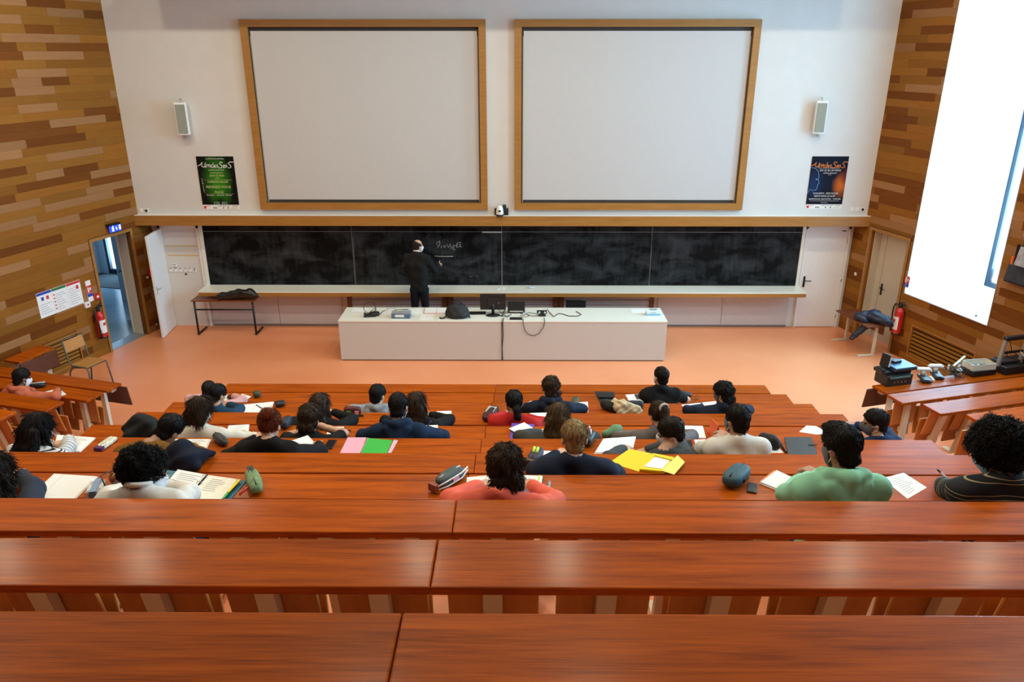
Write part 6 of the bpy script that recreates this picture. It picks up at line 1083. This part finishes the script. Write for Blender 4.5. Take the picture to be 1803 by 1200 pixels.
# --- sixth row
t = book('open_notebook', 'open notebook under the hand of the striped top', 'notebook', 6, [(100, 764), (168, 769), (140, 795), (92, 795)], M_paper, .012, M_paper, split=.55); writing(t, 6, [(128, 768), (164, 771), (142, 790), (122, 790)], 7, z=.015)
t = pouch('pencil_case', 'white speckled pouch with purple end, sixth row', 6, (176, 792), (202, 773), .085, .03, mat('speckled', (.62, .62, .52), .8, var=.5, scale=60), .4); part('purple_end', col('plum', (.07, .01, .08)), t, (-.12, -.06, -.035, .035, .004, .032))
t = book('exercise_book', 'open exercise book with a light green top edge, sixth row', 'notebook', 6, [(296, 772), (372, 772), (362, 791), (286, 790)], M_paper, .010, M_paper, split=.48); writing(t, 6, [(336, 773), (369, 773), (360, 788), (330, 788)], 7, z=.013)
pouch('pencil_case', 'dark grey cylindrical pencil case, sixth row', 6, (379, 773), (399, 788), .075, .075, col('charcoalcase', (.03, .035, .035)), .7)
t = flat('paper_sheet', 'white sheet under the pen hand of the red bun', 'paper', 6, [(503, 779), (542, 766), (556, 781), (538, 796), (524, 797)], M_paper)
pen('pen', 'pencil in the right hand of the red bun', 6, (548, 785), (560, 777), col('penwood', (.35, .2, .1)), .03, .07)
phone('black phone lying beside the pink folder, sixth row', 6, [(577, 775), (592, 775.5), (586, 791), (571, 790.5)])
t = book('folder', 'pale pink folder left of the bright green notebook', 'folder', 6, [(612, 769), (645, 769), (634, 797), (598, 797)], PNK, .006, None); part('flap_line', col('pinkdark', (.6, .25, .35)), t, (.10, .105, -.12, .12, .002, .0026))
t = book('spiral_notebook', 'bright green spiral notebook on a pink sheet, sixth row', 'notebook', 6, [(648, 769), (691, 773), (680, 797), (634, 797)], GRN, .014, None); q = MB(); a, b = PX2(6, 648, 770, .016), PX2(6, 635, 796, .016)
for i in range(12): p = a+(b-a)*(i+.5)/12-Vector(t.location); q.tube([p+Vector((-.006, 0, -.006)), p+Vector((-.003, 0, .006)), p+Vector((.006, 0, -.004))], .0022, 5)
q.build('spiral', M_paper, t)
flat('paper_sheet', 'pale pink sheet under the bright green notebook', 'paper', 6, [(693.5, 774), (701, 775), (689, 797), (682.5, 797)], col('palepink', (.62, .40, .52)))
t = book('open_notebook', 'large open blank notebook left of the dark grey sweater', 'notebook', 6, [(1062, 771), (1120, 767), (1112, 797), (1046, 797)], M_paper, .012, M_paper, split=.45)
t = pouch('pencil_case', 'open black pencil case holding pens behind the blond head', 6, (1032, 790), (1042, 770), .09, .09, M_black, .65); [q for q in ()]
for i, (mm, dx) in enumerate(((M_paper, -.02), (PUR, 0), (M_paper, .03), (TEAL, .05))): q = MB(); q.tube([(dx, -.02+.01*i, .07), (dx+.03, -.01+.012*i, .13)], .006, 6); q.build('pen_inside', mm, t)
t = book('wallet', 'small black wallet beside the orange card, sixth row', 'wallet', 6, [(1202, 775), (1217, 774), (1222, 788), (1207, 791)], M_black, .018, M_blackm)
flat('paper_sheet', 'crumpled white sheet right of the dark grey sweater', 'paper', 6, [(1184, 776), (1197, 784), (1200, 790), (1190, 794)], M_paper); t = thing('eraser', 'small pink eraser on the crumpled white sheet', 'eraser', tuple(PX2(6, 1196, 791, .002))); q = MB(); q.box(-.02, .02, -.01, .01, 0, .012, bev=.003); q.build('rubber', PNK, t); part('sleeve', M_blackm, t, (-.005, .02, -.0105, .0105, 0, .0125))
flat('paper_sheet', 'white sheet in front of the white T-shirt, sixth row', 'paper', 6, [(1222, 774), (1243, 773), (1240, 780), (1226, 784)], M_paper)
flat('paper_sheet', 'white sheet under the black hat, sixth row', 'paper', 6, [(1358, 784), (1368, 783), (1380, 797), (1355, 797)], M_paper)
lump('baseball_hat', 'black hat with beige lining lying right of the white T-shirt', 'hat', [(tuple(PX2(6, 1345, 772, .05)), tuple(PX2(6, 1358, 776, .06)), .05, .06), (tuple(PX2(6, 1360, 780, .04)), tuple(PX2(6, 1368, 786, .03)), .04, .03)], M_blk, .010, .03, .004, 40, ZF[5]+.002)
t = book('black_folder', 'black folder with elastic clasp left of the mint hoodie, sixth row', 'folder', 6, [(1381, 766), (1429, 766), (1440, 797), (1389, 797)], col('blackcover', (.022, .023, .024), .5), .024, None); part('clasp', M_blackm, t, (.07, .14, .0, .015, .009, .013)); part('spine', M_black, t, (-.16, -.15, -.12, .12, .0, .02))
# --- seventh row
lump('navy_coat', 'dark navy coat spread over the seventh row behind the mustard sweater', 'coat', [(tuple(PX2(7, 300, 818, .06)), tuple(PX2(7, 318, 802, .12)), .09, .10), (tuple(PX2(7, 318, 802, .12)), tuple(PX2(7, 350, 803, .06)), .09, .06), (tuple(PX2(7, 350, 803, .05)), tuple(PX2(7, 376, 801, .02)), .05, .02), (tuple(PX2(7, 296, 826, .05)), tuple(PX2(7, 338, 820, .04)), .06, .045)], cloth('navycoat', (.008, .011, .022)), .014, .05, .013, 36, ZF[6]+.001)
t = pouch('pencil_case', 'dark purple pencil case with lime highlighters, seventh row', 7, (936, 819), (950, 797), .09, .06, col('darkpurple', (.02, .015, .05)), .6); part('leather_end', mat('leather', (.10, .035, .012), .5), t, (-.12, -.07, -.04, .04, .006, .05))
for dy in (-.012, .014): q = MB(); q.tube([(-.02, dy, .064), (.05, dy+.01, .066)], .011, 8); q.build('highlighter', LIME, t)
flat('paper_sheet', 'white sheet under the left hand of the blond person', 'paper', 7, [(951, 793), (982, 794), (975, 808), (952, 812)], M_paper)
t = book('card_folder', 'open bright yellow elastic folder in the seventh row', 'folder', 7, [(1108, 789), (1152, 798), (1125, 829), (1073, 813)], YEL, .006, None); P = [PX2(7, *c, .006)-Vector(t.location) for c in ((1150, 800), (1187, 807), (1170, 832), (1126, 828))]; q = MB(); q.prism([(p.x, p.y) for p in P][::-1], .0, .018); q.build('folder_tray', YEL, t)
P = [PX2(7, *c, .02)-Vector(t.location) for c in ((1155, 802), (1182, 808), (1166, 825), (1134, 821))]; q = MB(); q.prism([(p.x, p.y) for p in P][::-1], .018, .021); q.build('papers', M_paper, t)
P = [PX2(7, *c, .03)-Vector(t.location) for c in ((1193, 800), (1206, 812), (1187, 834), (1165, 827))]; q = MB(); q.prism([(p.x, p.y) for p in P][::-1], .022, .026); q.build('flap', col('paleyellow', (.82, .75, .16)), t)
P = [PX2(7, *c, .03)-Vector(t.location) for c in ((1154, 798), (1186, 805), (1184, 809), (1152, 801))]; q = MB(); q.prism([(p.x, p.y) for p in P][::-1], .018, .03); q.build('flap', YEL, t)
# --- eighth row
t = book('open_notebook', 'open punched notepad at the left picture edge, eighth row', 'notebook', 8, [(95, 832), (172, 837), (130, 879), (45, 879)], M_paper, .010, M_paper, split=.24)
t = thing('tape_holder', 'clear plastic holder with pale blue band, eighth row left', 'holder', tuple(PX2(8, 169, 868)), .25); q = MB(); q.box(-.045, .045, -.05, .09, 0, .04, bev=.006); q.build('shell', M_clr, t); part('blue_band', mat('bandblue', (.16, .26, .45), .4), t, (-.018, .018, -.055, .10, .0, .044)); part('white_block', M_paper, t, (-.04, -.02, -.02, .05, .005, .035), (.02, .04, .0, .06, .005, .035))
t = pouch('pencil_case', 'orange leather pouch with a strap, eighth row left', 8, (196, 856), (232, 838), .075, .075, mat('tanleather', (.34, .10, .022), .45), .7); q = MB(); q.tube([(-.12, -.03, .04), (-.10, .03, .08), (.05, .05, .07), (.14, .03, .03)], .004, 6); q.build('strap', M_black, t)
pouch('pencil_case', 'dark red and grey pouch left of the white shirt', 8, (204, 872), (226, 852), .07, .07, col('wine', (.045, .006, .010)), .7)
flat('paper_sheet', 'white sheet left of the white shirt, eighth row', 'paper', 8, [(224, 848), (240, 846), (242, 878), (223, 879)], M_paper)
t = book('ring_binder', 'large open blue ring binder with handwritten pages', 'binder', 8, [(294, 825), (434, 844), (403, 880), (262, 880)], TEAL, .012, None)
def page(cs, m, z, nm): P = [PX2(8, *c, z)-Vector(t.location) for c in cs]; q = MB(); q.prism([(p.x, p.y) for p in P][::-1], z-.006, z); return q.build(nm, m, t)
page(((313, 826), (363, 835), (324, 880), (268, 880)), M_paper, .022, 'page_stack'); page(((367, 836), (418, 843), (388, 880), (328, 880)), mat('yellowish_paper', (.78, .77, .66), .8), .024, 'page_stack'); page(((419, 843), (424, 844), (403, 866), (399, 865)), YEL, .023, 'divider_tab'); page(((398, 866), (403, 867), (394, 877), (390, 876)), GRN, .0225, 'divider_tab')
q = MB(); a, b = PX2(8, 365, 835, .026), PX2(8, 326, 879, .026); q.tube([a-Vector(t.location), b-Vector(t.location)], .004, 6); q.build('spine_bar', M_blackm, t)
for i in range(4): p = a+(b-a)*(i+.5)/4-Vector(t.location); q = MB(); q.tube([p+Vector((.016*math.cos(u), 0, .002+.016*math.sin(u))) for u in np.linspace(0, 3.14, 8)], .0022, 6); q.build('ring', M_steel, t)
writing(t, 8, [(316, 829), (358, 837), (322, 874), (285, 872)], 12, z=.0235, seed=4); writing(t, 8, [(372, 840), (412, 846), (386, 868), (350, 864)], 7, z=.0255, seed=9)
t = pouch('pencil_case', 'pale green pencil case with a red pen, right of the ring binder', 8, (455, 874), (442, 840), .085, .075, mat('palegreen', (.16, .25, .12), .8, var=.35, scale=40), .65); part('dark_opening', M_black, t, (.0, .13, -.018, .018, .068, .077)); q = MB(); q.tube([(-.06, .03, .05), (-.10, .10, .03)], .007, 8); q.build('red_pen', M_inkr, t)
t = pouch('pencil_case', 'grey pencil case with white zips lying open left of the coral shirt', 8, (771, 862), (813, 836), .085, .075, col('slate', (.05, .075, .085)), .6, M_paper); q = MB(); q.tube([(-.14, -.035, .05), (-.06, -.043, .055), (.06, -.043, .055), (.14, -.02, .05)], .005, 6); q.tube([(-.14, -.035, .028), (-.06, -.045, .022), (.06, -.045, .022), (.14, -.02, .03)], .005, 6); q.build('zip_edge', M_paper, t); part('eraser_inside', PNK, t, (-.02, .03, -.048, -.03, .03, .052)); part('rust_end', mat('rust', (.25, .06, .03), .6), t, (-.158, -.13, -.03, .03, .012, .06))
flat('paper_sheet', 'white sheet left of the coral shirt, eighth row', 'paper', 8, [(822, 840), (868, 836), (870, 858), (820, 868)], M_paper)
book('notebook', 'large white notebook with a lime strip right of the coral shirt', 'notebook', 8, [(893, 834), (957, 836), (950, 879), (870, 879)], M_black, .014, M_paper, extra=[('lime_strip', LIME, .87, .91)])
pen('marker', 'thick black and white marker with a blue tip, right of the coral shirt', 8, (967, 848), (964, 873), mat('marker_body', (.3, .3, .32), .4, var=.9, scale=40), .011, .011, .0095, PUR)
t = pouch('pencil_case', 'bulky blue pouch with a small label, eighth row', 8, (1280, 862), (1310, 834), .12, .085, col('petrol', (.02, .075, .11)), .65); part('label_patch', M_black, t, (-.03, .03, -.066, -.055, .03, .055)); 
phone('black phone half under the bulky blue pouch', 8, [(1320, 851), (1337, 854), (1328, 869), (1312, 866)])
t = book('notepad', 'white notepad with an orange top band left of the mint hoodie', 'notepad', 8, [(1367, 826), (1402, 842), (1372, 862), (1337, 848)], M_paper, .014, M_paper); P = [PX2(8, *c, .015)-Vector(t.location) for c in ((1362, 828), (1368, 827), (1342, 846), (1337, 847.5))]; q = MB(); q.prism([(p.x, p.y) for p in P][::-1], .0142, .0155); q.build('orange_band', ORG, t)
t = flat('paper_sheet', 'handwritten white sheet between the mint hoodie and the afro', 'paper', 8, [(1553, 842), (1591, 832), (1632, 858), (1598, 878)], M_paper); writing(t, 8, [(1562, 843), (1590, 835), (1625, 858), (1600, 872)], 9, seed=3)
w = PEOPLE['afro']['arms'][-1][2]; pen('pen', 'black and white pen in the writing hand of the afro person', 8, (1668, 842), (1650, 826), M_paper, .05, .12, .0055)
# --- left wing
flat('paper_sheet', 'white sheet under the sleeve of the salmon hoodie', 'paper', 2, [(78, 690), (104, 683), (117, 694), (90, 703)], M_paper)
pouch('pencil_case', 'black pencil case with a pale pen beside the salmon hoodie', 2, (52, 682), (82, 680), .12, .06, M_black, .6, extra=[('pale_pen', M_paper, [(-.12, -.02, .064), (.1, -.0, .066)], .006)])
